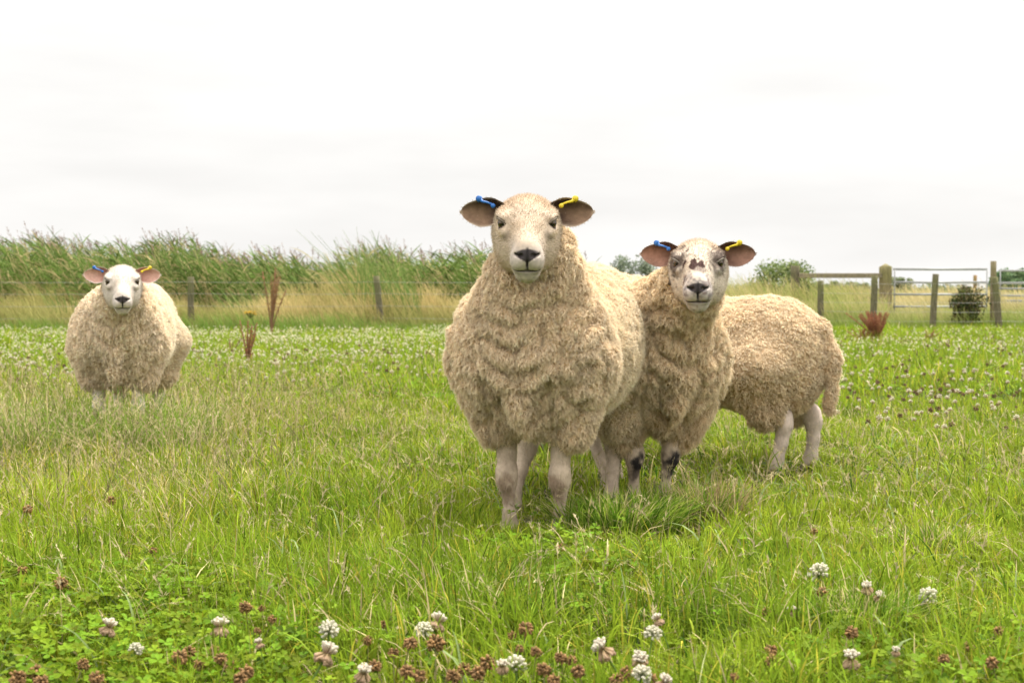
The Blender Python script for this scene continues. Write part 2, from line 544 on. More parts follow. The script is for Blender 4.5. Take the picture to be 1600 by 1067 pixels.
def ear_mesh(sgn, st):
    """shell in a frame x forward, y left, z up; origin at the base, grows along sgn*y"""
    L = st.get('ear_len', 0.114); n, m = 17, 13
    u = np.linspace(0, 1, n)[:, None]; v = np.linspace(-1, 1, m)[None, :]
    wd = st.get('ear_w', 0.0345)
    prof = np.interp(u, [0, .08, .2, .35, .5, .65, .8, .9, .96, 1.0], [.50, .66, .92, 1.05, 1.04, .95, .76, .54, .36, .10])
    cz = np.interp(u, [0, .3, .6, 1], [0.0, 0.001, -0.001, 0.006])
    Y = u * L + 0 * v
    Z = cz + wd * prof * v * np.where(v > 0, 0.95, 1.05)
    cup = 0.020 * (1 - 0.65 * u) * prof
    X = -cup * (1 - v ** 2) * 1.2 + 0.004 + 0.008 * u * 0 - 0.012 * u ** 2
    X = X + 0.006 * np.maximum(v, 0) ** 2 * (1 - u)
    inner = np.stack([X, sgn * Y, Z], -1).reshape(-1, 3)
    th = 0.0035 * (1 - v ** 2) ** 0.5 * (1 - u ** 4) ** .5 + 0.0005
    outer = np.stack([X - th, sgn * Y, Z], -1).reshape(-1, 3)
    uu = (u + 0 * v).ravel(); vv = (v + 0 * u).ravel()
    nn = noise3(inner * 90, 5) * 0.7 + noise3(inner * 35, 6) * 1.1
    rim = np.maximum(abs(vv), ss(0.86, 1.0, uu))
    ci = np.array(st['ear_in']); cd = np.array(st['ear_dark']); cr = np.array(st['ear_rim'])
    dark = np.clip(ss(0.75, 0.15, uu) * 0.8 + ss(0.0, 0.8, vv) * st.get('ear_topdark', .6) + nn * 0.35, 0, 1)[:, None]
    C = ci * (1 - dark) + cd * dark
    r = ss(0.84, 0.97, rim + nn * 0.05)[:, None] * st.get('rim', 0.8)
    C = C * (1 - r) + cr * r
    Co = np.tile(np.array(st['ear_out']), (len(C), 1))
    F = []
    for i in range(n - 1):
        for j in range(m - 1):
            a = i * m + j
            q = (a, a + m, a + m + 1, a + 1)
            q2 = tuple(x + n * m for x in (a, a + 1, a + m + 1, a + m))
            if sgn < 0: q = q[::-1]; q2 = q2[::-1]
            F += [q, q2]
    V = np.concatenate([inner, outer])
    return V, np.array(F), np.concatenate([C, Co])

def tag_mesh(sgn, col, tilt=0.0):
    """two-piece loop tag clipped over the top edge of the ear, head frame like the ear's"""
    ch = []
    y0 = sgn * 0.052
    p = np.array([(-0.006, y0 + sgn * .012, .026), (-0.002, y0 + sgn * .012, 0.036), (0.007, y0 + sgn * .008, 0.035), (0.010, y0 + sgn * .002, 0.026),
                  (0.010, y0 - sgn * .010, 0.022), (0.009, y0 - sgn * .022, 0.016), (0.004, y0 - sgn * .026, 0.010)])
    ch.append(tube(p, [0.0040, .0048, .0048, .0038, .0028, .0028, .0036], 8, col))
    ch.append(tube([(0.0, y0 + sgn * .010, .034), (0.012, y0 + sgn * .010, .034)], [.0085, .0075], 10, col))
    ch.append(tube([(0.004, y0 - sgn * .024, .012), (0.013, y0 - sgn * .024, .012)], [.0065, .0055], 10, col))
    return ch

def eye_mesh(col):
    n, m = 16, 10
    V = [(1, 0, 0)]; C = [(0.006, 0.005, 0.005)]
    F3 = []
    for i in range(1, m + 1):
        th = math.pi * i / (m + 1)
        for j in range(n):
            ph = 2 * math.pi * j / n
            V.append((math.cos(th), math.sin(th) * math.cos(ph), math.sin(th) * math.sin(ph)))
            pup = abs(math.sin(th) * math.sin(ph)) < 0.22 and th < 0.85
            c = (0.006, 0.005, 0.005) if pup else (col if th < 0.85 else (0.03, 0.02, 0.015))
            C.append(c)
    F = []
    for i in range(m - 1):
        for j in range(n):
            a = 1 + i * n + j; b = 1 + i * n + (j + 1) % n
            F.append((a, b, b + n, a + n))
    for j in range(n):
        F3.append((0, 1 + (j + 1) % n, 1 + j))
    V = np.array(V); C = np.array(C)
    return [(V, np.array(F), C), (V, np.array(F3), C)]

def strands_on(P, N, D, L, K, wid, col0, col1, curl=0.0, droop=0.3, grav=None, jitter=0.0):
    """hair-like ribbons from points P along directions D"""
    n = len(P)
    t = np.linspace(0, 1, K)[None, :, None]
    L = np.asarray(L).reshape(-1, 1, 1)
    g = np.array([0, 0, -1.0]) if grav is None else grav
    path = P[:, None, :] + L * (t * D[:, None, :] + droop * t ** 2 * g)
    if curl > 0:
        a = norm(np.cross(D, rng.normal(size=(n, 3))))
        ph = rng.random((n, 1, 1)) * 6.28
        path = path + a[:, None, :] * curl * np.sin(t * 11 + ph) * t ** .5
    side = norm(np.cross(D, N) + rng.normal(size=(n, 3)) * 0.35)
    wd = np.asarray(wid).reshape(-1, 1) * np.interp(np.linspace(0, 1, K), [0, .5, 1], [1, .85, .25])[None, :]
    tt = t[..., 0][..., None]
    col = col0[:, None, :] * (1 - tt) + col1[:, None, :] * tt
    return ribbons(path, wd, col, side)

def build_sheep(label, loc, heading, P):
    """local frame: x forward, y left, z up, origin on the ground between the fore feet"""
    st = P['style']; S = P.get('S', 1.0)
    root = empty('sheep', loc, heading)
    tag(root, label, 'sheep', group='sheep standing in the meadow')
    # ---- fleece envelope
    nk0, nk1 = P['neck']
    hd = np.array(P['head'])
    lg = P['legs']               # (dx, dy) of the four feet: fore left, fore right, hind left, hind right
    RW, RH = P.get('rw', 1.0), P.get('rh', 1.0)
    BL = P.get('len', 0.60)
    f = Field((-BL - 0.45, -0.42, 0.08), (0.50, 0.42, 1.1), 0.009)
    zc = P.get('zc', 0.53)
    f.ell((-BL * .52, 0, zc + .005 + P.get('lift', 0)), (0.42, 0.245 * RW, 0.250 * RH - P.get('lift', 0)), 0.05)
    f.ell((0.02, 0, zc + .00), (0.205, 0.235 * RW, 0.205 * RH), 0.06)
    f.ell((0.04, 0, zc - .10), (0.155, 0.105 * RW, 0.155 * RH), 0.04)
    f.ell((-BL * 1.0, 0, zc), (0.235, 0.235 * RW, 0.255 * RH), 0.06)
    f.cone((0.0, 0, zc + 0.06), nk0, 0.190 * RW, 0.152, 0.06)
    f.cone(nk0, nk1, 0.148, 0.106, 0.04)
    f.cone(nk0, np.array(nk1) * .8 + np.array(nk0) * .2 + [0, 0, .0], 0.128, 0.110, 0.04)
    for i, sy in enumerate((1, -1)):
        dx, dy = lg[i]
        f.cone((0.0, sy * 0.145 * RW, zc - .05), (dx * .45, sy * .110 + dy * .5, P.get('fl', .315)), 0.105, 0.066, 0.022)
        dx, dy = lg[2 + i]
        f.cone((-BL, sy * 0.125 * RW, zc - .06), (-BL + dx * .4 + .0, sy * .115 + dy * .5, P.get('hl', .305)), P.get('thigh', 0.15), 0.078, P.get('tk', 0.03))
        f.cone((.19, sy * .070, .43 + zc - .535), (.10, sy * .060, .25 + zc - .535), .026, .056, .025, op='s')
    if P.get('tail'):
        tp = [np.array(q) for q in P['tail']]
        for a, b, ra, rb in zip(tp[:-1], tp[1:], P['tail_r'][:-1], P['tail_r'][1:]):
            f.cone(a, b, ra, rb, 0.008)
    V, F = f.mesh()
    V = smooth(V, F, 2, 0.5)
    N = vnormals(V, F)
    # ---- folds and clumps of the fleece
    def disp(V, N):
        x, y, z = V.T
        fr = ss(-0.05, 0.12, x)                                   # chest area
        wv = z * 1.0 - abs(y - .01) * 0.42 + noise3(V * 7, 3) * 0.034
        saw = (wv * 17.0) % 1.0
        ch = ss(0.16, 0.04, abs(y)) * ss(0.1, 0.5, N[:, 0]) * ss(.38, .46, z) * ss(.95, .7, z)
        d = ch * (ss(1.0, 0.15, saw) * ss(0, .15, saw) - 0.4) * 0.015 * P.get('fold', 1.0)
        q = V * np.array([17, 17, 26]); q[:, 2] += abs(y) * -20
        ck = (0.25 + 0.75 * fr) * P.get('clump', 1.0)
        d -= np.exp(-(noise3(q, 4) / .17) ** 2) * 0.026 * ck
        q2 = V * np.array([36, 36, 48]); q2[:, 2] += abs(y) * -36
        d -= np.exp(-(noise3(q2, 14) / .20) ** 2) * 0.012 * ck + .004
        d += noise3(V * 6, 8) * 0.010
        d += noise3(V * 45, 9) * 0.003
        return d
    dd = disp(V, N)
    V = V + N * dd[:, None]
    N = vnormals(V, F)
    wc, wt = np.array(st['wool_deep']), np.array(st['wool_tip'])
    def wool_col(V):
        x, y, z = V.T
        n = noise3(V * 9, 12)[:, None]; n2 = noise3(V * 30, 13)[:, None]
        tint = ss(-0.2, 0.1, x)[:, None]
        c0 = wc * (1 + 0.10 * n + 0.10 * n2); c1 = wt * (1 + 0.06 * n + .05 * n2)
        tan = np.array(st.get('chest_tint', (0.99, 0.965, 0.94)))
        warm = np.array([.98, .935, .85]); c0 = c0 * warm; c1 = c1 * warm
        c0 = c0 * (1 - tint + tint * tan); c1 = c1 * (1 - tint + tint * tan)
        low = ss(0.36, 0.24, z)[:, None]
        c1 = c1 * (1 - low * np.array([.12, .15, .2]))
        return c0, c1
    c0, c1 = wool_col(V)
    R0 = rotz(heading)
    Rh = rotz(P['yaw']) @ roty(P['pitch'])                         # head frame -> sheep frame
    def near_head(pts, rad):
        q = (pts - hd) @ Rh
        qt = np.clip(q[:, 0] / .15, 0, 1)[:, None] * np.array([.15, 0, -.02])
        return (q[:, 0] > -0.045) & (np.linalg.norm(q - qt, axis=-1) < rad)
    F = F[~near_head(V[F].mean(1), .090)]
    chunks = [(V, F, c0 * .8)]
    # ---- locks
    camL = (np.array([0, 0, CAMZ]) - np.array(loc)) @ R0          # camera in local frame
    fn = norm(np.cross(V[F[:, 2]] - V[F[:, 0]], V[F[:, 3]] - V[F[:, 1]]))
    fc = V[F].mean(1)
    vis = (norm(camL - fc) * fn).sum(1)
    wt_ = np.where(vis > -0.25, 1.0, 0.3)
    # fleece stops where the head begins
    Hyaw = P['yaw']
    inhead = near_head(fc, P.get('face_r', 0.088) * P.get('hs', 1.0))
    wt_ = np.where(inhead, 0.0, wt_)
    nl = int(P['locks'])
    B, Nb, _ = sample_surface(V, F, N, nl, wt_)
    x, y, z = B.T
    front = ss(-0.12, 0.05, x)
    shag = np.clip(front + ss(.34, .24, z) + 0.0, 0, 1)
    if P.get('shag') is not None: shag = np.maximum(shag, P['shag'])
    down = np.array([0, 0, -1.0])
    flow = np.stack([noise3(B * 8, 21), noise3(B * 8, 22), noise3(B * 8, 23)], -1)
    flow2 = np.stack([noise3(B * 24, 24), noise3(B * 24, 25), noise3(B * 24, 26)], -1)
    back = np.array([-1.0, 0, 0])
    D = Nb * 0.50 + down * (0.34 * shag + .26)[:, None] + back * (0.45 * (1 - front))[:, None] + flow * 0.50 + flow2 * 0.45 + rng.normal(size=(nl, 3)) * .16
    # keep off the surface
    dn = (D * Nb).sum(1, keepdims=True)
    D = norm(D + Nb * np.maximum(0.22 - dn, 0))
    L = (0.012 + 0.006 * shag) * (0.75 + 0.5 * rng.random(nl)) * P.get('lock_len', 1.0)
    ns = P.get('ns', 7)
    K = 7
    bc0, bc1 = wool_col(B)
    lv = (1 + 0.09 * rng.normal(size=(nl, 1)))
    t = np.linspace(0, 1, K)
    # each lock: strands from a small disc that converge on the tip
    e1 = norm(np.cross(D, rng.normal(size=(nl, 3)))); e2 = np.cross(D, e1)
    rad = (0.0050 + .001 * shag) * P.get('lock_r', 1.0)
    an = rng.random((nl, ns)) * 6.28; rr = np.sqrt(rng.random((nl, ns))) * rad[:, None]
    off = np.cos(an)[..., None] * rr[..., None] * e1[:, None] + np.sin(an)[..., None] * rr[..., None] * e2[:, None]   # nl,ns,3
    ca = norm(rng.normal(size=(nl, 3)))
    ph = rng.random((nl, 1, 1)) * 6.28 + rng.random((nl, ns, 1)) * .9
    fq = rng.uniform(6, 10.5, (nl, 1, 1)) * rng.choice([-1, 1], (nl, 1, 1))
    amp = ((.0026 + .0018 * shag) * rng.uniform(.6, 1.3, nl))[:, None]
    Lr = L[:, None] * rng.uniform(0.8, 1.1, (nl, ns))
    tt = t[None, None, :, None]
    path = (B[:, None, None, :] - Nb[:, None, None, :] * 0.003
            + off[:, :, None, :] * (1 - 0.72 * tt)
            + Lr[..., None, None] * (tt * D[:, None, None, :] + tt ** 2 * (0.30 * shag[:, None, None, None] + .05) * down)
            + (e1 * amp)[:, None, None, :] * np.sin(fq[..., None] * tt + ph[..., None]) * tt ** .6
            + (e2 * amp)[:, None, None, :] * np.cos(fq[..., None] * tt + ph[..., None]) * tt ** .6)
    path = path.reshape(nl * ns, K, 3)
    wd = np.tile(np.interp(t, [0, .6, 1], [1, .9, .35]), (nl * ns, 1)) * P.get('sw', 0.0011) * rng.uniform(.7, 1.3, (nl * ns, 1))
    tc_ = t[None, :, None] ** .8
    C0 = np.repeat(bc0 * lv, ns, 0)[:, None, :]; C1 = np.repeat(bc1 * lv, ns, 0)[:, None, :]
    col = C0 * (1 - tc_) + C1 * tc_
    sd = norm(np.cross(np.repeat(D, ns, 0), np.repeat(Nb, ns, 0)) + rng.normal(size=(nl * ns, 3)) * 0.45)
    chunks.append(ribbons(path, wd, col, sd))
    # stray fibres for a soft outline
    nf = nl // 2
    B, Nb, _ = sample_surface(V, F, N, nf, wt_)
    D = norm(Nb * .7 + rng.normal(size=(nf, 3)) * 0.5 + [0, 0, -.35])
    f0, f1 = wool_col(B)
    chunks.append(strands_on(B, Nb, D, rng.uniform(.010, .024, nf) * P.get('lock_len', 1.0), 4, np.full(nf, P.get('sw', .002) * .45), f1, f1 * 1.04, curl=.003, droop=.15))
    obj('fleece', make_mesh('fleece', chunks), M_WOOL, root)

    # ---- bare body: core, neck, legs
    f = Field((-BL - 0.30, -0.30, -0.005), (0.40, 0.30, 1.0), 0.0065)
    f.ell((-BL * .52, 0, zc), (0.36, 0.17, 0.17), 0.05)
    f.ell((-.02, 0, zc - .03), (0.15, 0.15, 0.16), 0.05)
    f.ell((-BL, 0, zc), (0.15, 0.15, 0.17), 0.05)
    f.cone((0, 0, zc + .06), nk0, 0.12, 0.10, 0.05)
    f.cone(nk0, hd - Rh @ np.array([0.06, 0, 0.02]), 0.095, 0.07, 0.04)
    knees = []
    for i, sy in enumerate((1, -1)):
        dx, dy = lg[i]; y0 = sy * 0.085
        J = [((0, y0 * 1.3, zc - .07), .070), ((dx * .35, y0 + dy * .35, .32), .036), ((dx * .6 + .004, y0 + dy * .6, .235), .0255), ((dx * .7 + .012, y0 + dy * .7, .185), .0285),
             ((dx * .75 + .010, y0 + dy * .75, .160), .0268), ((dx * .85, y0 + dy * .85, .120), .0160), ((dx * .95, y0 + dy, .065), .0168), ((dx, y0 + dy, .045), .0230)]
        for (a, ra), (b, rb) in zip(J[:-1], J[1:]): f.cone(a, b, ra, rb, 0.014)
        knees.append(J[4][0])
        for s2 in (-1, 1): f.cone((dx - .002, y0 + dy + s2 * .012, .035), (dx + .030, y0 + dy + s2 * .014, .010), .017, .013, .004)
        dx, dy = lg[2 + i]; y0 = sy * 0.095; hx = -BL
        J = [((hx, y0 * .9, zc - .06), .085), ((hx + .045 + dx * .2, y0 * .85 + dy * .2, .36), .050), ((hx - .045 + dx * .7, y0 + dy * .7, .225), .031),
             ((hx - .050 + dx * .75, y0 + dy * .75, .195), .0275), ((hx - .035 + dx * .88, y0 + dy * .88, .130), .0190), ((hx - .012 + dx, y0 + dy, .065), .0200), ((hx - .005 + dx, y0 + dy, .045), .0250)]
        J = [(a, ra * (P.get('hlw', 1) if k > 1 else 1)) for k, (a, ra) in enumerate(J)]
        for (a, ra), (b, rb) in zip(J[:-1], J[1:]): f.cone(a, b, ra, rb, 0.014)
        for s2 in (-1, 1): f.cone((hx + dx - .002, y0 + dy + s2 * .012, .035), (hx + dx + .026, y0 + dy + s2 * .014, .010), .017, .013, .004)
    V, F = f.mesh(); V = smooth(V, F, 1, .5); N = vnormals(V, F)
    lc = np.array(st['leg']); x, y, z = V.T
    C = np.tile(lc, (len(V), 1)) * (1 + 0.10 * noise3(V * 40, 31)[:, None] + .08 * noise3(V * 90, 32)[:, None])
    def lput(m, c):
        nonlocal C
        m = np.clip(m, 0, 1)[:, None]; C = C * (1 - m) + np.array(c) * m
    lput(ss(.035, .028, z), (.07, .06, .05))
    for kx, ky, kz in knees:
        d = np.sqrt((x - kx - .02) ** 2 * .6 + ((y - ky) * 1.15) ** 2 + ((z - kz + .022) * .55) ** 2)
        lput(ss(.035, .018, d + .014 * noise3(V * 50, 33) + .006 * noise3(V * 120, 34)) * st.get('knee', .75), st.get('knee_c', (.24, .16, .11)))
    lput(ss(.24, .32, z + .03 * noise3(V * 20, 36)) * .6, (.30, .22, .14))
    lput(ss(.1, .8, noise3(V * 22, 37)) * .35, (.32, .24, .18))
    lput(ss(.12, .04, z + .02 * noise3(V * 30, 35)) * .35, (.34, .28, .20))
    bchunks = [(V, F, C)]
    # short hair on the legs
    fz = V[F].mean(1)[:, 2]
    n = P.get('leg_hairs', 9000)
    wl = np.where((fz < .36) & (fz > .035), 1.0, 0.0)
    B, Nb, (qi, W) = sample_surface(V, F, N, n, wl)
    cc = sum(W[k] * C[qi[:, k]] for k in range(4)) * (1 + .12 * rng.normal(size=(n, 1)))
    D = norm(Nb * .28 + np.array([0, 0, -1.0]) + rng.normal(size=(n, 3)) * .18)
    bchunks.append(strands_on(B, Nb, D, rng.uniform(.006, .012, n), 3, np.full(n, .0014), cc * .88, cc * 1.1, droop=.1))
    # ---- head, joined to the same body mesh
    HV, HF, HN, HC = head_mesh(st)
    hs = P.get('hs', 1.0)
    HVw = HV * hs @ Rh.T + hd; HNw = HN @ Rh.T
    bchunks.append((HVw, HF, HC))
    n = P.get('face_hairs', 16000)
    hx = HV[HF].mean(1)
    wl = np.where((hx[:, 0] < .190) & (hx[:, 0] > -.10), 1.0, 0.0)
    wl = np.where((hx[:, 0] > .165) & (hx[:, 2] > -.012) & (abs(hx[:, 1]) < .030), 0.0, wl)
    de = np.sqrt((hx[:, 0] - .052) ** 2 + (abs(hx[:, 1]) - .0645) ** 2 + (hx[:, 2] - .029) ** 2)
    wl = np.where(de < .0185, 0, wl)
    wl = np.where((hx[:, 0] > .14) & (hx[:, 2] > -.05), wl * .6, wl)
    B, Nb, (qi, W) = sample_surface(HV, HF, HN, n, wl)
    cc = sum(W[k] * HC[qi[:, k]] for k in range(4)) * (1 + .10 * rng.normal(size=(n, 1)))
    hdir = np.stack([np.where(B[:, 0] > .05, -.4, -.8), B[:, 1] * 6, np.where(B[:, 2] > .03, .2, -.3)], -1)
    D = norm(Nb * .26 + hdir + rng.normal(size=(n, 3)) * .22)
    ln = np.interp(B[:, 0], [-.1, 0, .06, .12, .17], [.010, .009, .007, .005, .0025]) * rng.uniform(.7, 1.2, n)
    hv, hf, hc = strands_on(B, Nb, D, ln, 3, np.full(n, .0009), cc * .95, cc * 1.04, droop=0)
    bchunks.append((hv * hs @ Rh.T + hd, hf, hc))
    # ears, level with the ground rather than with the face
    for sgn, tcol, tname in ((1, st['tag_l'], 'l'), (-1, st['tag_r'], 'r')):
        ea = P.get('ear_roll', 0.12)
        Re = rotz(Hyaw) @ rotx(sgn * P.get('ear_up', -0.11)) @ rotz(-sgn * -0.12) @ rotz(0)
        base = hd + Rh @ (np.array(P.get('ear_base', (-0.018, 0.0, 0.038))) * hs) + rotz(Hyaw) @ np.array([0, sgn * 0.056 * hs, 0])
        EV, EF, EC = ear_mesh(sgn, st)
        EVw = EV * hs @ Re.T + base
        bchunks.append((EVw, EF, EC))
        # fine hair along the rim
        n = 1500
        k = rng.integers(0, len(EV), n)
        b = EVw[k] + rng.normal(size=(n, 3)) * .0015
        Dn = norm(np.stack([rng.normal(size=n) * .4, sgn * (1 + 0 * k), np.sign(EV[k][:, 2]) * .5 + rng.normal(size=n) * .3], -1)) @ rotz(Hyaw).T
        bchunks.append(strands_on(b, np.tile([1.0, 0, 0], (n, 1)), Dn, rng.uniform(.001, .0038, n), 3, np.full(n, .0007), EC[k], EC[k] * 1.05, droop=0))
        tm = [(v * hs @ Re.T + base, ff, c) for v, ff, c in tag_mesh(sgn, tcol)]
        to = obj('ear_tag', make_mesh('ear_tag', tm), M_TAG, root)
        to['label'] = ('yellow' if tcol[0] > .4 else 'blue') + ' plastic ear tag'
        ep = np.array([0.0490, sgn * 0.0595, 0.0285])
        em = []
        Ry = rotz(sgn * 0.70)
        for v, ff, c in eye_mesh(st.get('iris', (.10, .055, .02))):
            em.append(((v * 0.0140 @ Ry.T + ep) * hs @ Rh.T + hd, ff, c))
        obj('eye', make_mesh('eye', em), M_EYE, root)
        # upper lid with pale lashes
        a = np.linspace(-1.25, 1.25, 11)
        lid = np.stack([.0125 - .004 * abs(a), 0.0165 * np.sin(a) - sgn * .001, 0.0035 + 0.0092 * np.cos(a) + sgn * np.sin(a) * .0042], -1)
        lid = lid @ Ry.T + ep
        lidc = np.array(base_face(st)) * .30
        v, ff, c = tube(lid, [.0010, .0018, .0024, .0028, .0030, .0030, .0030, .0028, .0024, .0018, .0010], 7, lidc)
        bchunks.append((v * hs @ Rh.T + hd, ff, c))
    bo = obj('body', make_mesh('body', bchunks), M_SKIN, root)
    return root

def base_face(st): return st['face']

BLUE, YEL = (.03, .16, .50), (.80, .60, .03)
ST_MAIN = dict(face=(.54, .43, .32), muzzle=(.52, .45, .40), poll=(.46, .32, .20), ear_in=(.27, .17, .11), ear_dark=(.050, .030, .022), ear_rim=(.55, .43, .32),
               ear_out=(.5, .4, .3), wool_deep=(.70, .54, .355), wool_tip=(.94, .87, .74), leg=(.50, .395, .30), tag_l=YEL, tag_r=BLUE, tear=.75)
ST_SPK = dict(ST_MAIN, face=(.62, .53, .43), muzzle=(.48, .42, .39), spots=True, knee=1.0, knee_c=(.03, .025, .025), ear_in=(.33, .18, .13), ear_dark=(.09, .045, .03),
              ear_rim=(.25, .17, .13), rim=.6, wool_tip=(.92, .85, .70))
ST_LEFT = dict(ST_MAIN, face=(.57, .50, .43), muzzle=(.56, .49, .44), poll=(.60, .51, .41), ear_in=(.66, .40, .32), ear_dark=(.42, .20, .16), ear_rim=(.85, .78, .70), ear_topdark=.25,
               wool_deep=(.84, .70, .53), wool_tip=(.97, .92, .82), leg=(.70, .62, .52), chest_tint=(1.0, .98, .96), tear=.9)
ST_GRZ = dict(ST_MAIN, wool_deep=(.68, .51, .34), wool_tip=(.95, .87, .72), leg=(.60, .49, .42))

def heading_of(front, rear):
    return math.atan2(front[1] - rear[1], front[0] - rear[0])

def face_cam(loc, heading, head_local):
    hw = rotz(heading) @ np.array(head_local) + np.array(loc)
    return math.atan2(-hw[1], -hw[0]) - heading

SHEEP_ONLY = globals().get('SHEEP_ONLY')
def add_sheep():
    # main sheep
    Fm, Rm = (.060, 4.45), (.228, 5.06)
    h = heading_of(Fm, Rm); loc = (*Fm, 0)
    c, s = math.cos(-h), math.sin(-h)
    def loc2(wx, wy, L=loc, hh=h):
        v = rotz(-hh) @ np.array([wx - L[0], wy - L[1], 0]); return v[:2]
    hl = loc2(.040, 4.24); head = (hl[0], hl[1], .862)
    build_sheep('big cream sheep in the middle facing the camera, woolly chest and bare beige legs', loc, h, dict(
        style=ST_MAIN, neck=((.085, hl[1] * .5, .68), (hl[0] - .075, hl[1], .790)), head=head, yaw=face_cam(loc, h, head), hs=1.05, pitch=math.radians(25),
        legs=[(0, -.010), (.0, .015), (.03, .005), (.16, -.085)], locks=72000, ns=7, lock_r=.85, lock_len=.88, sw=.0010, len=.60, zc=.535))
    # speckled sheep
    Fm, Rm = (.455, 5.06), (.27, 5.62)
    h2 = heading_of(Fm, Rm); loc2_ = (*Fm, 0)
    hl = loc2(.557, 4.80, loc2_, h2); head = (hl[0], hl[1], .765)
    build_sheep('cream sheep with dark speckles on its face and black knees, standing behind the big one', loc2_, h2, dict(
        style=ST_SPK, neck=((.07, hl[1] * .5, .60), (hl[0] - .06, hl[1] * .95, .69)), head=head, yaw=face_cam(loc2_, h2, head), pitch=math.radians(21),
        legs=[(.0, -.052), (0, .012), (.02, 0), (.20, .085)], locks=46000, ns=7, lock_r=.88, lock_len=.9, sw=.0010, len=.58, zc=.49, hs=1.02, fl=.24, shag=.6))
    # left sheep
    Fm, Rm = (-1.735, 7.05), (-1.79, 7.62)
    h3 = heading_of(Fm, Rm); l3 = (*Fm, 0)
    hl = loc2(-1.655, 6.80, l3, h3); head = (hl[0], hl[1], .725)
    build_sheep('clean white faced sheep alone on the left, its legs hidden in tall grass', l3, h3, dict(
        style=ST_LEFT, neck=((.07, hl[1] * .5, .57), (hl[0] - .06, hl[1], .655)), head=head, yaw=face_cam(l3, h3, head), hs=.95, pitch=math.radians(24),
        legs=[(0, 0), (0, 0), (0, 0), (0, 0)], locks=24000, ns=6, len=.60, zc=.50, fold=.3, clump=.7, lock_len=.8, sw=.0018, leg_hairs=3000, face_hairs=8000, rw=.86))
    # grazing sheep
    Rg, Fg = (.975, 6.05), (.475, 6.32)
    h4 = heading_of(Fg, Rg); l4 = (*Fg, 0)
    build_sheep('grazing sheep on the right seen from behind with its tail hanging and head hidden', l4, h4, dict(
        style=ST_GRZ, hlw=1.2, neck=((.16, 0, .42), (.34, 0, .24)), head=(.42, 0, .16), yaw=0, pitch=math.radians(62),
        legs=[(-.20, 0), (.02, 0), (-.05, 0.0), (-.12, .0)], locks=34000, ns=6, len=.57, zc=.445, rh=.92, sw=.0016, shag=.35, lock_len=.95, fl=.29, hl=.250,
        fold=0, rw=.92, lift=.012, thigh=.165, tk=.018, tail=[(-.69, 0, .585), (-.775, 0, .55), (-.822, -.0, .44), (-.800, -.0, .26)], tail_r=(.040, .033, .031, .026)))

# ------------------------------------------------------------------ ground
def ground_h(x, y):
    x = np.asarray(x, float); y = np.asarray(y, float)
    h = noise2(x, y, .9, 1) * .018 + noise2(x, y, 2.6, 2) * .008
    return h * ss(24, 12, y)

def build_ground():
    xs = np.concatenate([[-400, -150, -60, -30], np.linspace(-16, 16, 129), [30, 60, 150, 400]])
    ys = np.concatenate([[-60, -20, -8, -3], np.linspace(0, 30, 121), [36, 45, 60, 90, 150, 260, 500, 1200]])
    X, Y = np.meshgrid(xs, ys, indexing='ij')
    Z = ground_h(X, Y)
    V = np.stack([X, Y, Z], -1).reshape(-1, 3)
    nx, ny = X.shape
    a = (np.arange(nx - 1)[:, None] * ny + np.arange(ny - 1)[None, :]).ravel()
    F = np.stack([a, a + ny, a + ny + 1, a + 1], -1)
    near = np.array([.035, .045, .014]); far = np.array([.17, .21, .045])
    t = ss(4, 30, Y.ravel())[:, None]
    C = near * (1 - t) + far * t
    C = C * (1 + .2 * noise2(X, Y, 1.5, 5).ravel()[:, None])
    tag(obj('ground', make_mesh('ground', [(V, F, C)]), M_GROUND), kind='structure')
build_ground()

HALF = 800 / FPX
def scatter(n, y0, y1, margin=.6, power=1.0):
    """points spread evenly over the wedge of field in view between two distances"""
    out = []
    need = n
    while need > 0:
        y = np.sqrt(rng.random(need * 2) * (y1 ** 2 - y0 ** 2) + y0 ** 2)
        wmax = HALF * y + margin
        x = (rng.random(need * 2) * 2 - 1) * (HALF * y1 + margin)
        m = abs(x) < wmax
        # even density: accept by width ratio already built in through x range
        yy = rng.random(need * 4) * (y1 - y0) + y0
        xx = (rng.random(need * 4) * 2 - 1) * (HALF * y1 + margin)
        m = abs(xx) < HALF * yy + margin
        out.append(np.stack([xx[m], yy[m]], -1))
        need = n - sum(len(o) for o in out)
    return np.concatenate(out)[:n]

G_LIGHT, G_MID, G_DEEP, G_YEL, G_STRAW = [np.array(c) for c in ((.31, .385, .030), (.162, .250, .017), (.040, .100, .008), (.44, .39, .05), (.62, .50, .27))]

def px_of(x, y, z=0.0):
    """approximate photograph pixel column / row of a ground point, only used to decide what grows where"""
    return 800 + FPX * x / y, 455 + FPX * (CAMZ - z) / y

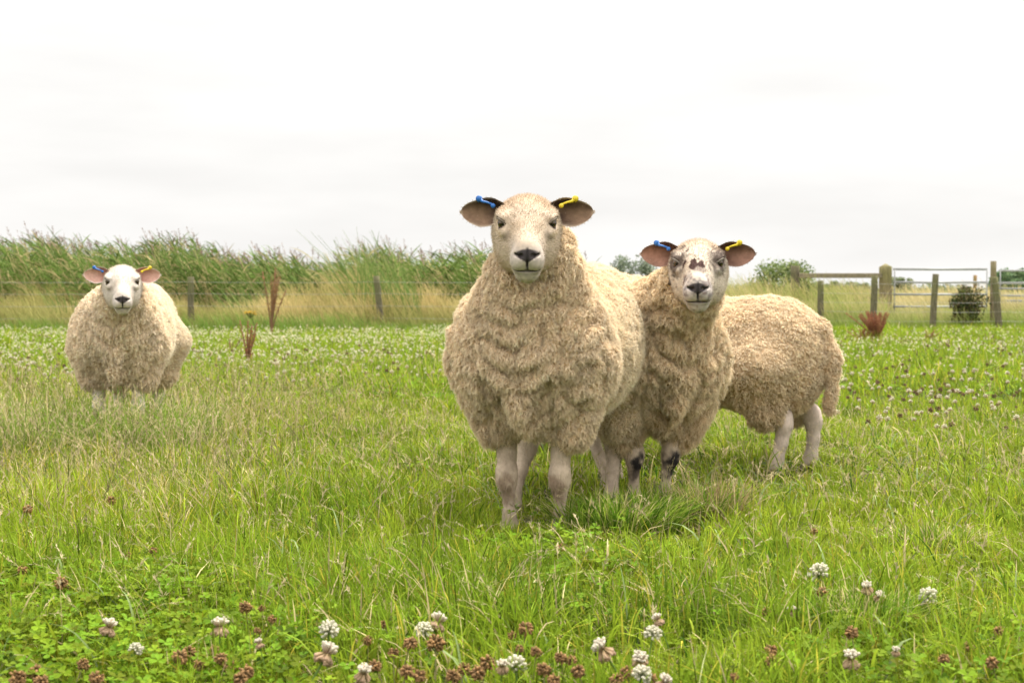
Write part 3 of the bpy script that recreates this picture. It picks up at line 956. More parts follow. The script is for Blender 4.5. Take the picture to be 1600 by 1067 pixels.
def patch_maps(x, y):
    """how dry, how lush, how tall the sward is at a place in the field"""
    u, v = x / y, y
    n1 = noise2(x, y, .8, 11); n2 = noise2(x, y, 2.2, 12); n3 = noise2(x, y, 6, 13)
    left_dry = ss(-.10, -.22, u) * ss(4.0, 4.9, y) * ss(11.5, 8.0, y)
    dry = np.clip(left_dry * .75 + .10 + .30 * n1 + .25 * n2 - ss(9, 13, y) * .15, 0, 1)
    lush = np.clip(.5 + .5 * n2 + .4 * n3 + ss(4.1, 3.3, y) * .2, 0, 1)
    n4 = noise2(x, y, 13, 14)
    tall = np.clip(.95 + .45 * n2 + .55 * n3 + .45 * n4 + .6 * left_dry, .30, 2.3)
    tall = tall * (1 - .5 * ss(-.03, 0, u) * ss(.14, .10, u) * ss(3.7, 4.0, y) * ss(5.4, 5.0, y)) * (1 - .3 * ss(.08, .11, u) * ss(.27, .22, u) * ss(4.6, 5.0, y) * ss(7, 6, y))
    return dry, lush, tall

def grass_field():
    chunks = []
    for (n, y0, y1, h0, wdt, K) in ((102000, 2.45, 5.2, .100, .0034, 5), (142000, 5.2, 10, .080, .0040, 4), (270000, 10, 27.5, .105, .0075, 3)):
        tn = n // 7
        tp = scatter(tn, y0, y1, {2.45: .9, 5.2: 1.3, 10: 4.0}[y0])
        p = np.repeat(tp, 7, 0)[:n] + rng.normal(size=(tn * 7, 2))[:n] * .018 * (1 + (y0 > 9))
        n = len(p)
        x, y = p.T
        dry, lush, tall = patch_maps(x, y)
        h = h0 * tall * rng.uniform(.55, 1.35, n) * (1 + .25 * (y0 > 9))
        clump = (x > -.0) & False
        tdir = np.repeat(rng.normal(size=(tn, 2)) * .36, 7, 0)[:n]
        lean = tdir + rng.normal(size=(n, 2)) * .38 + np.array([-.10, .0])
        t = np.linspace(0, 1, K)[None, :, None]
        bend = rng.uniform(.2, 1.0, (n, 1, 1))
        base = np.stack([x, y, ground_h(x, y) - .004], -1)
        l3 = np.concatenate([lean, np.zeros((n, 1))], -1)
        path = base[:, None, :] + h[:, None, None] * (t * np.array([0, 0, 1.0]) + (t ** 1.8) * bend * l3[:, None, :] * 1.3
                                                     - (t ** 2.5) * bend * np.array([0, 0, .38]) * np.linalg.norm(lean, axis=-1)[:, None, None] * 1.4)
        wv = wdt * rng.uniform(.6, 1.4, (n, 1)) * np.interp(t[0, :, 0], [0, .4, .8, 1], [.8, 1, .6, .08])[None, :]
        r = rng.random(n)
        m = np.clip(lush + .45 * noise2(x, y, 9, 18) + rng.normal(size=n) * .22, 0, 1)[:, None]
        c = G_LIGHT * (1 - m) + G_MID * m
        m = np.clip(noise2(x, y, 3.3, 15) * 1.1 + noise2(x, y, 10, 16) * .9 - .42 + rng.normal(size=n) * .15, 0, .8)[:, None]
        c = c * (1 - m) + G_DEEP * m
        sel = r < .025 + .27 * dry
        c[sel] = G_STRAW * rng.uniform(.6, 1.15, (sel.sum(), 1))
        sel = (r > .93 - .12 * dry)
        c[sel] = G_YEL * rng.uniform(.7, 1.1, (sel.sum(), 1))
        c = c * np.clip(1 + .30 * rng.normal(size=(n, 1)), .25, 1.9)
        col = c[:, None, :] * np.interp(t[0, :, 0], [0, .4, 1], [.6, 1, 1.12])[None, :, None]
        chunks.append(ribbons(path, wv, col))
    n = 9500
    p = scatter(n, 2.6, 7.5)
    x, y = p.T
    keep = rng.random(n) < np.clip(.55 + .9 * noise2(x, y, 1.7, 91), .1, 1) * (1 - .7 * ss(-.03, 0, x / y) * ss(.14, .10, x / y) * ss(3.8, 4.0, y) * ss(5.4, 5.0, y))
    p = p[keep]; n = len(p); x, y = p.T
    K = 7; t = np.linspace(0, 1, K)[None, :, None]
    h = rng.uniform(.09, .19, n); a = rng.random(n) * 6.28; ln = rng.uniform(.25, 1.2, n)
    lean = np.stack([np.cos(a) * ln - .15, np.sin(a) * ln, 0 * a], -1)
    base = np.stack([x, y, ground_h(x, y)], -1)
    path = base[:, None, :] + h[:, None, None] * (t * np.array([0, 0, 1.0]) + t ** 1.7 * lean[:, None, :] * .8 - t ** 3 * np.array([0, 0, .62]) * ln[:, None, None])
    m = rng.random((n, 1))
    c = G_LIGHT * m + G_MID * (1 - m)
    sel = rng.random(n) < .16; c[sel] = np.array([.30, .38, .16])
    sel = rng.random(n) < .12; c[sel] = G_STRAW * .9
    sel = rng.random(n) < .14; c[sel] = G_DEEP * 1.3
    c = c * rng.uniform(.75, 1.35, (n, 1))
    ch_w = rng.uniform(.0038, .0066, (n, 1)) * np.array([[.7, 1, 1, .95, .75, .45, .08]])
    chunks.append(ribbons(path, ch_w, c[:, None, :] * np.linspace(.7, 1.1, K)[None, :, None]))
    # dead thatch lying between the blades
    n = 26000
    p = scatter(n, 2.6, 9)
    x, y = p.T
    a = rng.random(n) * 6.28
    d = np.stack([np.cos(a), np.sin(a), rng.normal(size=n) * .25 + .1], -1)
    base = np.stack([x, y, ground_h(x, y) + rng.uniform(.008, .05, n)], -1)
    t = np.linspace(0, 1, 3)[None, :, None]
    path = base[:, None, :] + rng.uniform(.03, .09, (n, 1, 1)) * (t * d[:, None, :] - t ** 2 * np.array([0, 0, .2]))
    path[..., 2] = np.maximum(path[..., 2], .004)
    c = G_STRAW * rng.uniform(.35, 1.0, (n, 1))
    chunks.append(ribbons(path, np.full((n, 3), .0022), np.repeat(c[:, None, :], 3, 1)))
    tag(obj('grass', make_mesh('grass', chunks, smooth=False), M_GRASS), 'short green pasture grass covering the whole field', 'grass', kind='stuff')
grass_field()

def stalks(n, pts, h, lean, wid, col0, col1, K=8, head=None, bend=1.0):
    """thin flowering stems, some with a seed head of short spikelets"""
    x, y = pts.T
    base = np.stack([x, y, ground_h(x, y)], -1)
    t = np.linspace(0, 1, K)[None, :, None]
    l3 = np.concatenate([lean, np.zeros((n, 1))], -1)
    ln = np.linalg.norm(lean, axis=-1)[:, None, None]
    h = h[:, None, None]
    path = base[:, None, :] + h * (t * np.array([0, 0, 1.0]) + t ** 2.0 * l3[:, None, :] * bend - t ** 3 * np.array([0, 0, .45]) * ln * bend)
    col = col0[:, None, :] * (1 - t) + col1[:, None, :] * t
    w_ = np.full((n, K), 1.0) * np.asarray(wid).reshape(-1, 1) * np.interp(t[0, :, 0], [0, 1], [1.1, .6])[None, :]
    ch = [ribbons(path, w_, col)]
    ch.append(ribbons(path, w_, col, side=np.tile([0, 1.0, 0], (n, 1))))
    if head is not None:
        frac, m, sl, sw, hc = head
        tt = 1 - frac * rng.random((n, m))
        fi = tt * (K - 1); i0 = np.clip(fi.astype(int), 0, K - 2); fr = (fi - i0)[..., None]
        ar = np.arange(n)[:, None]
        P0 = path[ar, i0] * (1 - fr) + path[ar, i0 + 1] * fr
        T = norm(path[ar, i0 + 1] - path[ar, i0])
        D = norm(T * 1.0 + rng.normal(size=(n, m, 3)) * .35)
        P0 = P0.reshape(-1, 3); D = D.reshape(-1, 3); N_ = len(P0)
        k = np.linspace(0, 1, 3)[None, :, None]
        sp = P0[:, None, :] + D[:, None, :] * k * np.repeat(sl, m)[:, None, None]
        hcc = np.repeat(hc, m, 0) * rng.uniform(.8, 1.15, (N_, 1))
        ch.append(ribbons(sp, np.repeat(sw, m)[:, None] * np.array([[.4, 1, .3]]), np.repeat(hcc[:, None, :], 3, 1)))
    return ch

def stems():
    ch = []
    def group(n, pts, h, lean_s, wid, c, hc, m=14, frac=.28, sl=.012, sw=.0022, bias=(-.05, 0), bend=1.0):
        n = len(pts)
        hh = h * rng.uniform(.6, 1.35, n)
        lean = rng.normal(size=(n, 2)) * lean_s + np.array(bias)
        c0 = np.array(c) * rng.uniform(.7, 1.15, (n, 1)); c1 = c0 * 1.05
        ch.extend(stalks(n, pts, hh, lean, wid, c0, c1, head=(frac, m, np.full(n, sl), np.full(n, sw), np.array(hc) * rng.uniform(.7, 1.2, (n, 1))), bend=bend))
    def pick(n, y0, y1, fn):
        p = scatter(n * 4, y0, y1)
        k = rng.random(len(p)) < fn(*p.T)
        return p[k][:n]
    leftw = lambda x, y: ss(-.02, -.2, x / y) * ss(3.4, 4.6, y) * ss(12, 8.5, y)
    group(0, pick(1500, 3.6, 11, lambda x, y: leftw(x, y) * .9), .26, .35, .0016, (.50, .40, .20), (.52, .42, .26))
    group(0, pick(700, 3.6, 11, lambda x, y: leftw(x, y) * .9), .27, .32, .0017, (.14, .20, .05), (.20, .17, .08), m=12, sl=.013)
    group(0, pick(2000, 2.9, 8, lambda x, y: .25 + 0 * x), .17, .42, .0015, (.50, .43, .20), (.55, .46, .28))
    group(0, pick(420, 3.0, 9, lambda x, y: .25 + 0 * x), .19, .35, .0016, (.13, .20, .05), (.19, .17, .08), m=10, sl=.012)
    group(0, pick(1800, 6.5, 13, lambda x, y: .25 * ss(.02, -.1, x / y) + 0 * x), .22, .3, .0020, (.44, .40, .17), (.50, .40, .22), m=9, sl=.016, sw=.003)
    group(0, pick(500, 10, 24, lambda x, y: .3 + 0 * x), .20, .4, .004, (.55, .46, .26), (.62, .52, .36), m=7, sl=.03, sw=.007)
    box = lambda n, x0, x1, y0, y1: np.stack([rng.uniform(x0, x1, n), rng.uniform(y0, y1, n)], -1)
    group(0, box(1100, -3.1, -1.15, 5.9, 7.0), .27, .30, .0022, (.62, .54, .28), (.60, .50, .32), m=10, sl=.015)
    group(0, box(2400, -3.0, -1.2, 6.0, 6.98), .25, .30, .0034, (.24, .36, .05), (.28, .36, .08), m=3, sl=.015)
    group(0, box(260, -3.1, -1.2, 4.7, 5.8), .22, .34, .0018, (.15, .20, .06), (.20, .17, .09), m=12, sl=.013)
    tag(obj('meadow_stems', make_mesh('meadow_stems', ch, smooth=False), M_DRY), 'thin dry and green flowering grass stems standing above the turf', 'grass stems', kind='stuff')
stems()

# ------------------------------------------------------------------ clover
def leaflets(P, up, d, size, col, fold=.25):
    """P (N,3) base, d (N,3) direction, up (N,3)"""
    side = norm(np.cross(up, d)); n = len(P)
    prof = [(0, 0), (.28, .24), (.66, .44), (.96, .30), (.94, 0)]
    L = []
    for sg in (1, -1):
        for (a, b) in prof:
            L.append(P + size[:, None] * (a * d + sg * b * side + (abs(b) * fold - .12 * a * a) * up))
    V = np.stack(L, 1).reshape(-1, 3)
    C = np.stack([col * (1.12 if k in (1, 2, 6, 7) else .95) for k in range(10)], 1).reshape(-1, 3)
    b = (np.arange(n) * 10)[:, None]
    F = np.concatenate([b + np.array([[0, 1, 2, 3, 4]]), b + np.array([[5, 9, 8, 7, 6]])])
    return V, F, C

def clover_leaves():
    ch = []
    for (n, y0, y1, s0) in ((7500, 2.45, 4.1, .0135), (5000, 4.1, 7.5, .013), (16000, 9.5, 27, .022)):
        p = scatter(n * 3, y0, y1)
        x, y = p.T
        u = x / y
        den = noise2(x, y, 1.6, 41) * .9 + noise2(x, y, 4, 42) * .5
        if y0 < 3: den = den * 1.5 + ss(3.7, 3.1, y) * .45 - .40 + ss(-.12, -.25, u) * ss(3.9, 3.6, y) * .8 + ss(.02, .12, u) * -.2
        elif y0 < 5: den = den - .45 + ss(-.2, -.3, u) * ss(4.6, 4.1, y) * .6 + ss(.1, .25, u) * .25
        else: den = den + .3
        p = p[rng.random(len(p)) < np.clip(den, 0.02, 1)][:n]
        n_ = len(p); x, y = p.T
        h = rng.uniform(.025, .085, n_)
        c = np.stack([x, y, ground_h(x, y) + h], -1)
        up = norm(np.stack([rng.normal(size=n_) * .3, rng.normal(size=n_) * .3 - .15, np.ones(n_)], -1))
        a0 = rng.random(n_) * 6.28
        col = np.array([.105, .205, .011]) * rng.uniform(.40, 1.5, (n_, 1)) + rng.random((n_, 1)) * np.array([.07, .03, 0])
        sz = s0 * rng.uniform(.7, 1.3, n_)
        e1 = norm(np.cross(up, np.tile([0, 1.0, 0.01], (n_, 1)))); e2 = np.cross(up, e1)
        for k in range(3):
            a = (a0 + k * 2.094)[:, None]
            d = norm(np.cos(a) * e1 + np.sin(a) * e2 + .25 * up)
            ch.append(leaflets(c, up, d, sz, col * rng.uniform(.9, 1.1, (n_, 1))))
        if y0 < 9:
            K = 4; t = np.linspace(0, 1, K)[None, :, None]
            b = c.copy(); b[:, 2] = ground_h(x, y); b[:, :2] += rng.normal(size=(n_, 2)) * .012
            path = b[:, None, :] * (1 - t) + c[:, None, :] * t
            ch.append(ribbons(path, np.full((n_, K), .0014), np.repeat((col * .9 + [.05, .04, 0])[:, None, :], K, 1)))
    tag(obj('clover_leaves', make_mesh('clover_leaves', ch, smooth=False), M_LEAF), 'bright three-part clover leaves spread through the pasture', 'clover leaves', kind='stuff')
clover_leaves()

def clover_head(kind, seed, r=.0125):
    """globe of little tubular florets; kind 'white', 'fading' or 'brown'"""
    g = np.random.default_rng(seed)
    n = 46 if kind == 'white' else 64
    i = np.arange(n) + .5
    ph = np.arccos(1 - 1.75 * i / n); th = i * 2.39996 + g.random() * 6
    d = np.stack([np.sin(ph) * np.cos(th), np.sin(ph) * np.sin(th), np.cos(ph)], -1) + g.normal(size=(n, 3)) * .10
    d = norm(d)
    ch = []
    for k in range(n):
        z = d[k, 2]
        L = r * g.uniform(.85, 1.15); w0 = r * .17
        if kind == 'brown':
            dd = norm(d[k] * np.array([1, 1, .8]) + [0, 0, -.45]); base = d[k] * r * .35
            c0 = np.array([.18, .12, .06]); c1 = np.array([.42, .25, .11]) * g.uniform(.40, 1.5)
            L *= g.uniform(.65, .95); w0 *= 1.0; dd = norm(dd + g.normal(size=3) * .25)
        elif kind == 'fading' and z < .35:
            dd = norm(d[k] * np.array([1, 1, .3]) + [0, 0, -1.0]); base = d[k] * r * .3
            c0 = np.array([.40, .30, .14]); c1 = np.array([.55, .38, .26]) * g.uniform(.7, 1.2)
        else:
            dd = norm(d[k] + [0, 0, .35]); base = d[k] * r * .25
            c0 = np.array([.52, .58, .34]); c1 = np.array([.72, .67, .54]) * g.uniform(.8, 1.1)
            if kind == 'fading': c0 = np.array([.66, .46, .36])
        tip = base + dd * L
        mid = base + dd * L * .6 + g.normal(size=3) * r * .03
        ch.append(tube([base, mid, tip * .8 + mid * .2, tip], [w0 * .5, w0 * .95, w0 * 1.05, w0 * .35], 5 if False else 6, c1))
        v, f, c = ch[-1]
        t = np.clip(np.linalg.norm(v - base, axis=-1) / L, 0, 1)[:, None]
        ch[-1] = (v, f, c0 * (1 - t) + c1 * t)
    return make_mesh('clover_head', ch)

HEADS = {k: [clover_head(k, 100 + 7 * j + len(k)) for j in range(4)] for k in ('white', 'fading', 'brown')}
def stem_mesh(h, dx, dy, kind):
    t = np.linspace(0, 1, 6)[:, None]
    p = np.array([dx, dy, 0]) * (1 - t) ** 1.6 + np.array([0, 0, -h]) * (1 - t)
    c = (.16, .26, .06) if kind != 'brown' else (.26, .24, .10)
    return make_mesh('stem', [tube(p, [.0014] * 6, 6, c, cap=False)])
STEMS = {k: [stem_mesh(.17, a, b, k) for a, b in ((.03, .01), (-.03, .0), (.015, .02), (-.01, -.02))] for k in HEADS}
for k in HEADS:
    for m_ in HEADS[k]: m_.materials.append(M_PETAL)
    for m_ in STEMS[k]: m_.materials.append(M_DRY)
_small = {}
def joined(kind, j):
    """head and stem in one mesh, for blossoms too small in view to show their parts"""
    if (kind, j) not in _small:
        g = np.random.default_rng(j + 900 + len(kind))
        ch = []
        n = 13; i = np.arange(n) + .5
        ph = np.arccos(1 - 1.8 * i / n); th = i * 2.4
        d = np.stack([np.sin(ph) * np.cos(th), np.sin(ph) * np.sin(th), np.cos(ph)], -1)
        for k in range(n):
            if kind == 'brown': c = np.array([.22, .14, .08]) * g.uniform(.5, 1.4); dd = norm(d[k] + [0, 0, -.3])
            else: c = np.array([.74, .69, .54]) * g.uniform(.82, 1.03) if d[k][2] > -.25 else np.array([.50, .38, .22]); dd = norm(d[k] + [0, 0, .3])
            ch.append(tube([d[k] * .003, d[k] * .003 + dd * .0075, d[k] * .003 + dd * .0118], [.0014, .0030, .0010], 6, c))
        t = np.linspace(0, 1, 4)[:, None]
        p = np.array([g.uniform(-.03, .03), .01, 0]) * (1 - t) + np.array([0, 0, -.17]) * (1 - t)
        ch.append(tube(p, [.0012] * 4, 4, (.20, .27, .08), cap=False))
        me = make_mesh('clover_blossom', ch); me.materials.append(M_PETAL)
        _small[(kind, j)] = me
    return _small[(kind, j)]

def add_clover(x, y, z, kind, size, label, group, parts):
    nm = 'seedhead' if kind == 'brown' else 'clover_blossom'
    cat = 'clover seedhead' if kind == 'brown' else 'clover flower'
    j = int(rng.integers(0, 4))
    if parts:
        r = empty(nm, (x, y, z), rng.random() * 6.28)
        r.rotation_euler[0] = rng.normal() * .22; r.rotation_euler[1] = rng.normal() * .22
        r.scale = (size,) * 3
        for nn, me in (('flower_head', HEADS[kind][j]), ('stem', STEMS[kind][j])):
            o = bpy.data.objects.new(nn, me); COL.objects.link(o); o.parent = r
    else:
        r = bpy.data.objects.new(nm, joined(kind, j)); COL.objects.link(r)
        r.location = (x, y, z); r.rotation_euler = (rng.normal() * .2, rng.normal() * .2, rng.random() * 6.28)
        r.scale = (size,) * 3
    tag(r, label, cat, group)

FG_W = [(1279, 895, 30), (1355, 918, 20), (1374, 932, 18), (1450, 932, 28), (1330, 1030, 30), (1400, 1017, 15), (1020, 990, 26), (942, 1015, 34), (1000, 1030, 28), (1003, 1054, 30),
        (1038, 1066, 26), (510, 1022, 36), (514, 985, 30), (568, 1052, 28), (683, 972, 30), (662, 984, 26), (344, 980, 30), (170, 980, 28), (212, 1015, 22), (785, 1041, 22), (1028, 968, 20),
        (805, 1040, 34), (1237, 955, 18), (405, 1005, 16)]
FG_B = [(43, 795, 18), (174, 782, 18), (95, 910, 24), (35, 890, 18), (282, 1026, 30), (295, 1020, 28), (345, 1028, 24), (312, 1038, 22), (28, 1058, 32), (56, 1050, 30), (64, 1064, 28), (150, 1059, 28), (131, 1038, 24),
        (384, 948, 24), (409, 950, 14), (425, 967, 16), (403, 985, 14), (575, 1000, 20), (600, 975, 16), (641, 1004, 26), (680, 1004, 34), (615, 1019, 20), (585, 1040, 24), (636, 1048, 28), (655, 1055, 24),
        (822, 981, 28), (800, 992, 16), (838, 1018, 22), (812, 1013, 16), (877, 1027, 24), (893, 1031, 20), (850, 1045, 28), (903, 1048, 26), (762, 1035, 30), (746, 1051, 28), (725, 1045, 26), (709, 1056, 28),
        (979, 1050, 26), (963, 1061, 26), (1017, 1060, 24), (1205, 1015, 24), (1207, 1032, 26), (1330, 988, 26), (1560, 985, 18), (1550, 1035, 24), (1513, 1010, 20), (1475, 1030, 22), (1197, 955, 18),
        (1284, 924, 20), (1147, 1056, 16), (358, 1040, 24), (335, 1015, 20), (385, 1050, 28), (375, 1060, 26), (865, 1062, 24), (240, 860, 16), (200, 868, 14), (105, 915, 14), (1272, 830, 14), (875, 855, 18)]
def foreground_clover():
    lab_w = 'white clover flower in the near foreground turf, among the lowest in the picture'
    for i, (px, py, s) in enumerate(FG_W):
        h = rng.uniform(.085, .115)
        p = at_z(px, py, h)
        sc = s / (FPX / p[1]) / .028
        add_clover(p[0], p[1], h, 'white' if i % 3 == 0 else 'fading', sc, lab_w, 'white clover flowers in the near foreground', True)
    lab_b = 'dried brown clover head in the near foreground turf, among the lowest in the picture'
    for (px, py, s) in FG_B:
        h = rng.uniform(.075, .11)
        p = at_z(px, py, h)
        sc = s / (FPX / p[1]) / .033
        add_clover(p[0], p[1], h, 'brown', sc, lab_b, 'brown clover heads in the near foreground', True)
foreground_clover()

def meadow_clover():
    # distribution over the field behind and beside the sheep
    p = scatter(17000, 5.6, 26.5, .3)
    x, y = p.T; u = x / y
    den = (ss(9.0, 13.0, y) * (ss(.05, -.05, u) * .8 + .35) + ss(.16, .24, u) * ss(6.0, 7.5, y) * .55 + ss(.02, .1, u) * ss(8, 11, y) * .2)
    den = den * np.clip(.42 + .45 * ss(.02, -.05, u) * ss(11, 14, y) + 1.0 * noise2(x, y, 1.1, 51) + .5 * noise2(x, y, .4, 52) + .35 * noise2(x, y, 3, 53), 0.03, 1.2) * ss(27, 22, y * 1.0)
    p = p[rng.random(len(p)) < np.clip(den, 0, 1)]
    kind = np.where(rng.random(len(p)) < np.where(p[:, 0] / p[:, 1] > .1, .38, .16), 'brown', 'white')
    size = rng.uniform(.65, 1.25, len(p)) * np.interp(p[:, 1], [6, 12, 26], [.95, 1.0, 1.1])
    order = np.argsort(-(size / p[:, 1]))
    p, kind, size = p[order], kind[order], size[order]
    zz = rng.uniform(.08, .15, len(p)) * np.interp(p[:, 1], [6, 14], [1, 1.1])
    cnt = {'white': 300 - len(FG_W), 'brown': 300 - len(FG_B)}
    rest = []
    for i in range(len(p)):
        k = str(kind[i]); xx, yy = p[i]
        if cnt[k] > 0:
            cnt[k] -= 1
            side = 'to the right of the grazing sheep' if xx / yy > .19 else ('behind and left of the big sheep' if xx / yy < -.02 else 'behind the three sheep')
            what = 'small white clover flower' if k == 'white' else 'small dark brown clover head'
            add_clover(xx, yy, zz[i] + float(ground_h(xx, yy)), k, size[i], what + ' in the field ' + side, ('white' if k == 'white' else 'brown') + ' clover heads ' + side, False)
        else:
            rest.append(i)
    ch = []
    rest = np.array(rest)
    if len(rest):
        n = len(rest)
        c = np.stack([p[rest, 0], p[rest, 1], zz[rest] + ground_h(p[rest, 0], p[rest, 1])], -1)
        kk = 9
        d = norm(rng.normal(size=(n, kk, 3)) + [0, 0, .25])
        P0 = np.repeat(c, kk, 0); D = d.reshape(-1, 3)
        t = np.linspace(0, 1, 3)[None, :, None]
        s_ = np.repeat(size[rest], kk)
        path = P0[:, None, :] + D[:, None, :] * t * .012 * s_[:, None, None]
        br = np.repeat(kind[rest] == 'brown', kk)
        col = np.where(br[:, None], np.array([.20, .13, .08]), np.array([.76, .70, .54])) * rng.uniform(.75, 1.05, (n * kk, 1))
        ch.append(ribbons(path, (s_ * .0075)[:, None] * np.array([[.6, 1.2, .8]]), np.repeat(col[:, None, :], 3, 1)))
        tt = np.linspace(0, 1, 3)[None, :, None]
        b = c.copy(); b[:, 2] -= .14
        ch.append(ribbons(b[:, None, :] * (1 - tt) + c[:, None, :] * tt, np.full((n, 3), .003), np.tile(np.array([.2, .28, .08]), (n, 3, 1))))
        tag(obj('distant_clover', make_mesh('distant_clover', ch, smooth=False), M_PETAL), 'far band of tiny pale and brown clover heads before the fence', 'clover', kind='stuff')
meadow_clover()

# ------------------------------------------------------------------ reeds and rough grass beyond the fence
def reed_top(x, y):
    """height of the reed belt along its length"""
    px = 800 + FPX * x / y
    base = np.interp(px, [-200, 0, 60, 180, 300, 360, 420, 470, 520, 620, 700, 760, 900], [392, 395, 384, 392, 388, 412, 402, 412, 412, 404, 398, 400, 425])
    return CAMZ + (455 - base) / FPX * y

def reeds():
    ch = []
    n = 4600
    y = rng.uniform(28.2, 34, n)
    x = rng.uniform(-13.5, 1.2, n)
    H = reed_top(x, y) * rng.uniform(.62, 1.05, n) * (1 + .17 * noise2(x, y * 0, 1.1, 61) + .06 * noise2(x, y, 4, 62))
    K = 7
    t = np.linspace(0, 1, K)[None, :, None]
    lean = np.stack([-.30 + rng.normal(size=n) * .12, rng.normal(size=n) * .12, np.zeros(n)], -1)
    base = np.stack([x + .30 * H, y, np.zeros(n)], -1)
    path = base[:, None, :] + H[:, None, None] * (t * np.array([0, 0, 1.0]) + t ** 1.3 * lean[:, None, :])
    dry = rng.random(n) < .34
    sc = np.where(dry[:, None], np.array([.50, .42, .20]), np.array([.16, .24, .06])) * rng.uniform(.7, 1.2, (n, 1))
    ch.append(ribbons(path, np.full((n, K), .010), np.repeat(sc[:, None, :], K, 1), side=np.tile([1.0, 0, 0], (n, 1))))
    # leaves streaming down-wind
    m = 9
    N_ = n * m
    tt = rng.uniform(.25, .98, (n, m)); tt = np.sort(tt, 1)
    P0 = base[:, None, :] + H[:, None, None] * (tt[..., None] * np.array([0, 0, 1.0]) + tt[..., None] ** 1.3 * lean[:, None, :])
    P0 = P0.reshape(-1, 3)
    sx = np.where(rng.random(N_) < .80, -1, 1)
    D = norm(np.stack([sx * rng.uniform(.25, .9, N_), rng.normal(size=N_) * .35, rng.uniform(.45, 1.1, N_)], -1))
    L = rng.uniform(.25, .58, N_)
    k = np.linspace(0, 1, 5)[None, :, None]
    lp = P0[:, None, :] + L[:, None, None] * (k * D[:, None, :] - k ** 2.2 * np.array([0, 0, .55]) * rng.uniform(.3, 1.2, (N_, 1, 1)))
    lc = np.array([.105, .160, .035]) * rng.uniform(.45, 1.7, (N_, 1)) * np.repeat(1 + .45 * noise2(x, y, 1.6, 63), m)[:, None]
    old = rng.random(N_) < np.interp(tt.ravel(), [.2, .5, 1], [.75, .36, .10]); lc[old] = np.array([.46, .38, .18]) * rng.uniform(.6, 1.2, (old.sum(), 1))
    ch.append(ribbons(lp, rng.uniform(.014, .026, (N_, 1)) * np.array([[.6, 1, .9, .6, .1]]), np.repeat(lc[:, None, :], 5, 1), side=norm(np.cross(D, rng.normal(size=(N_, 3))))))
    # plumes
    pl = np.where(rng.random(n) < .30)[0]
    pl = pl[H[pl] > reed_top(x[pl], y[pl]) * .86]
    np_ = len(pl); q = 16
    tip = path[pl, -1]; ext = rng.uniform(.16, .30, np_)
    T = norm(path[pl, -1] - path[pl, -2])
    s = rng.random((np_, q))
    P1 = tip[:, None, :] + (T * ext[:, None])[:, None, :] * s[..., None]
    D = norm(T[:, None, :] + rng.normal(size=(np_, q, 3)) * .38 + np.array([-.15, 0, -.1]))
    k = np.linspace(0, 1, 3)[None, :, None]
    pp = P1.reshape(-1, 3)[:, None, :] + D.reshape(-1, 3)[:, None, :] * k * (.10 * (1 - .7 * s.ravel()))[:, None, None]
    pc = np.repeat(np.array([.24, .17, .13]) * rng.uniform(.7, 1.4, (np_, 1)), q, 0)
    ch.append(ribbons(pp, np.full((len(pp), 3), .010) * np.array([[.6, 1, .3]]), np.repeat(pc[:, None, :], 3, 1)))
    tag(obj('reeds', make_mesh('reeds', ch, smooth=False), M_LEAF), 'belt of wind-blown green reeds with brown plumes behind the wire fence', 'reeds', kind='stuff')
reeds()

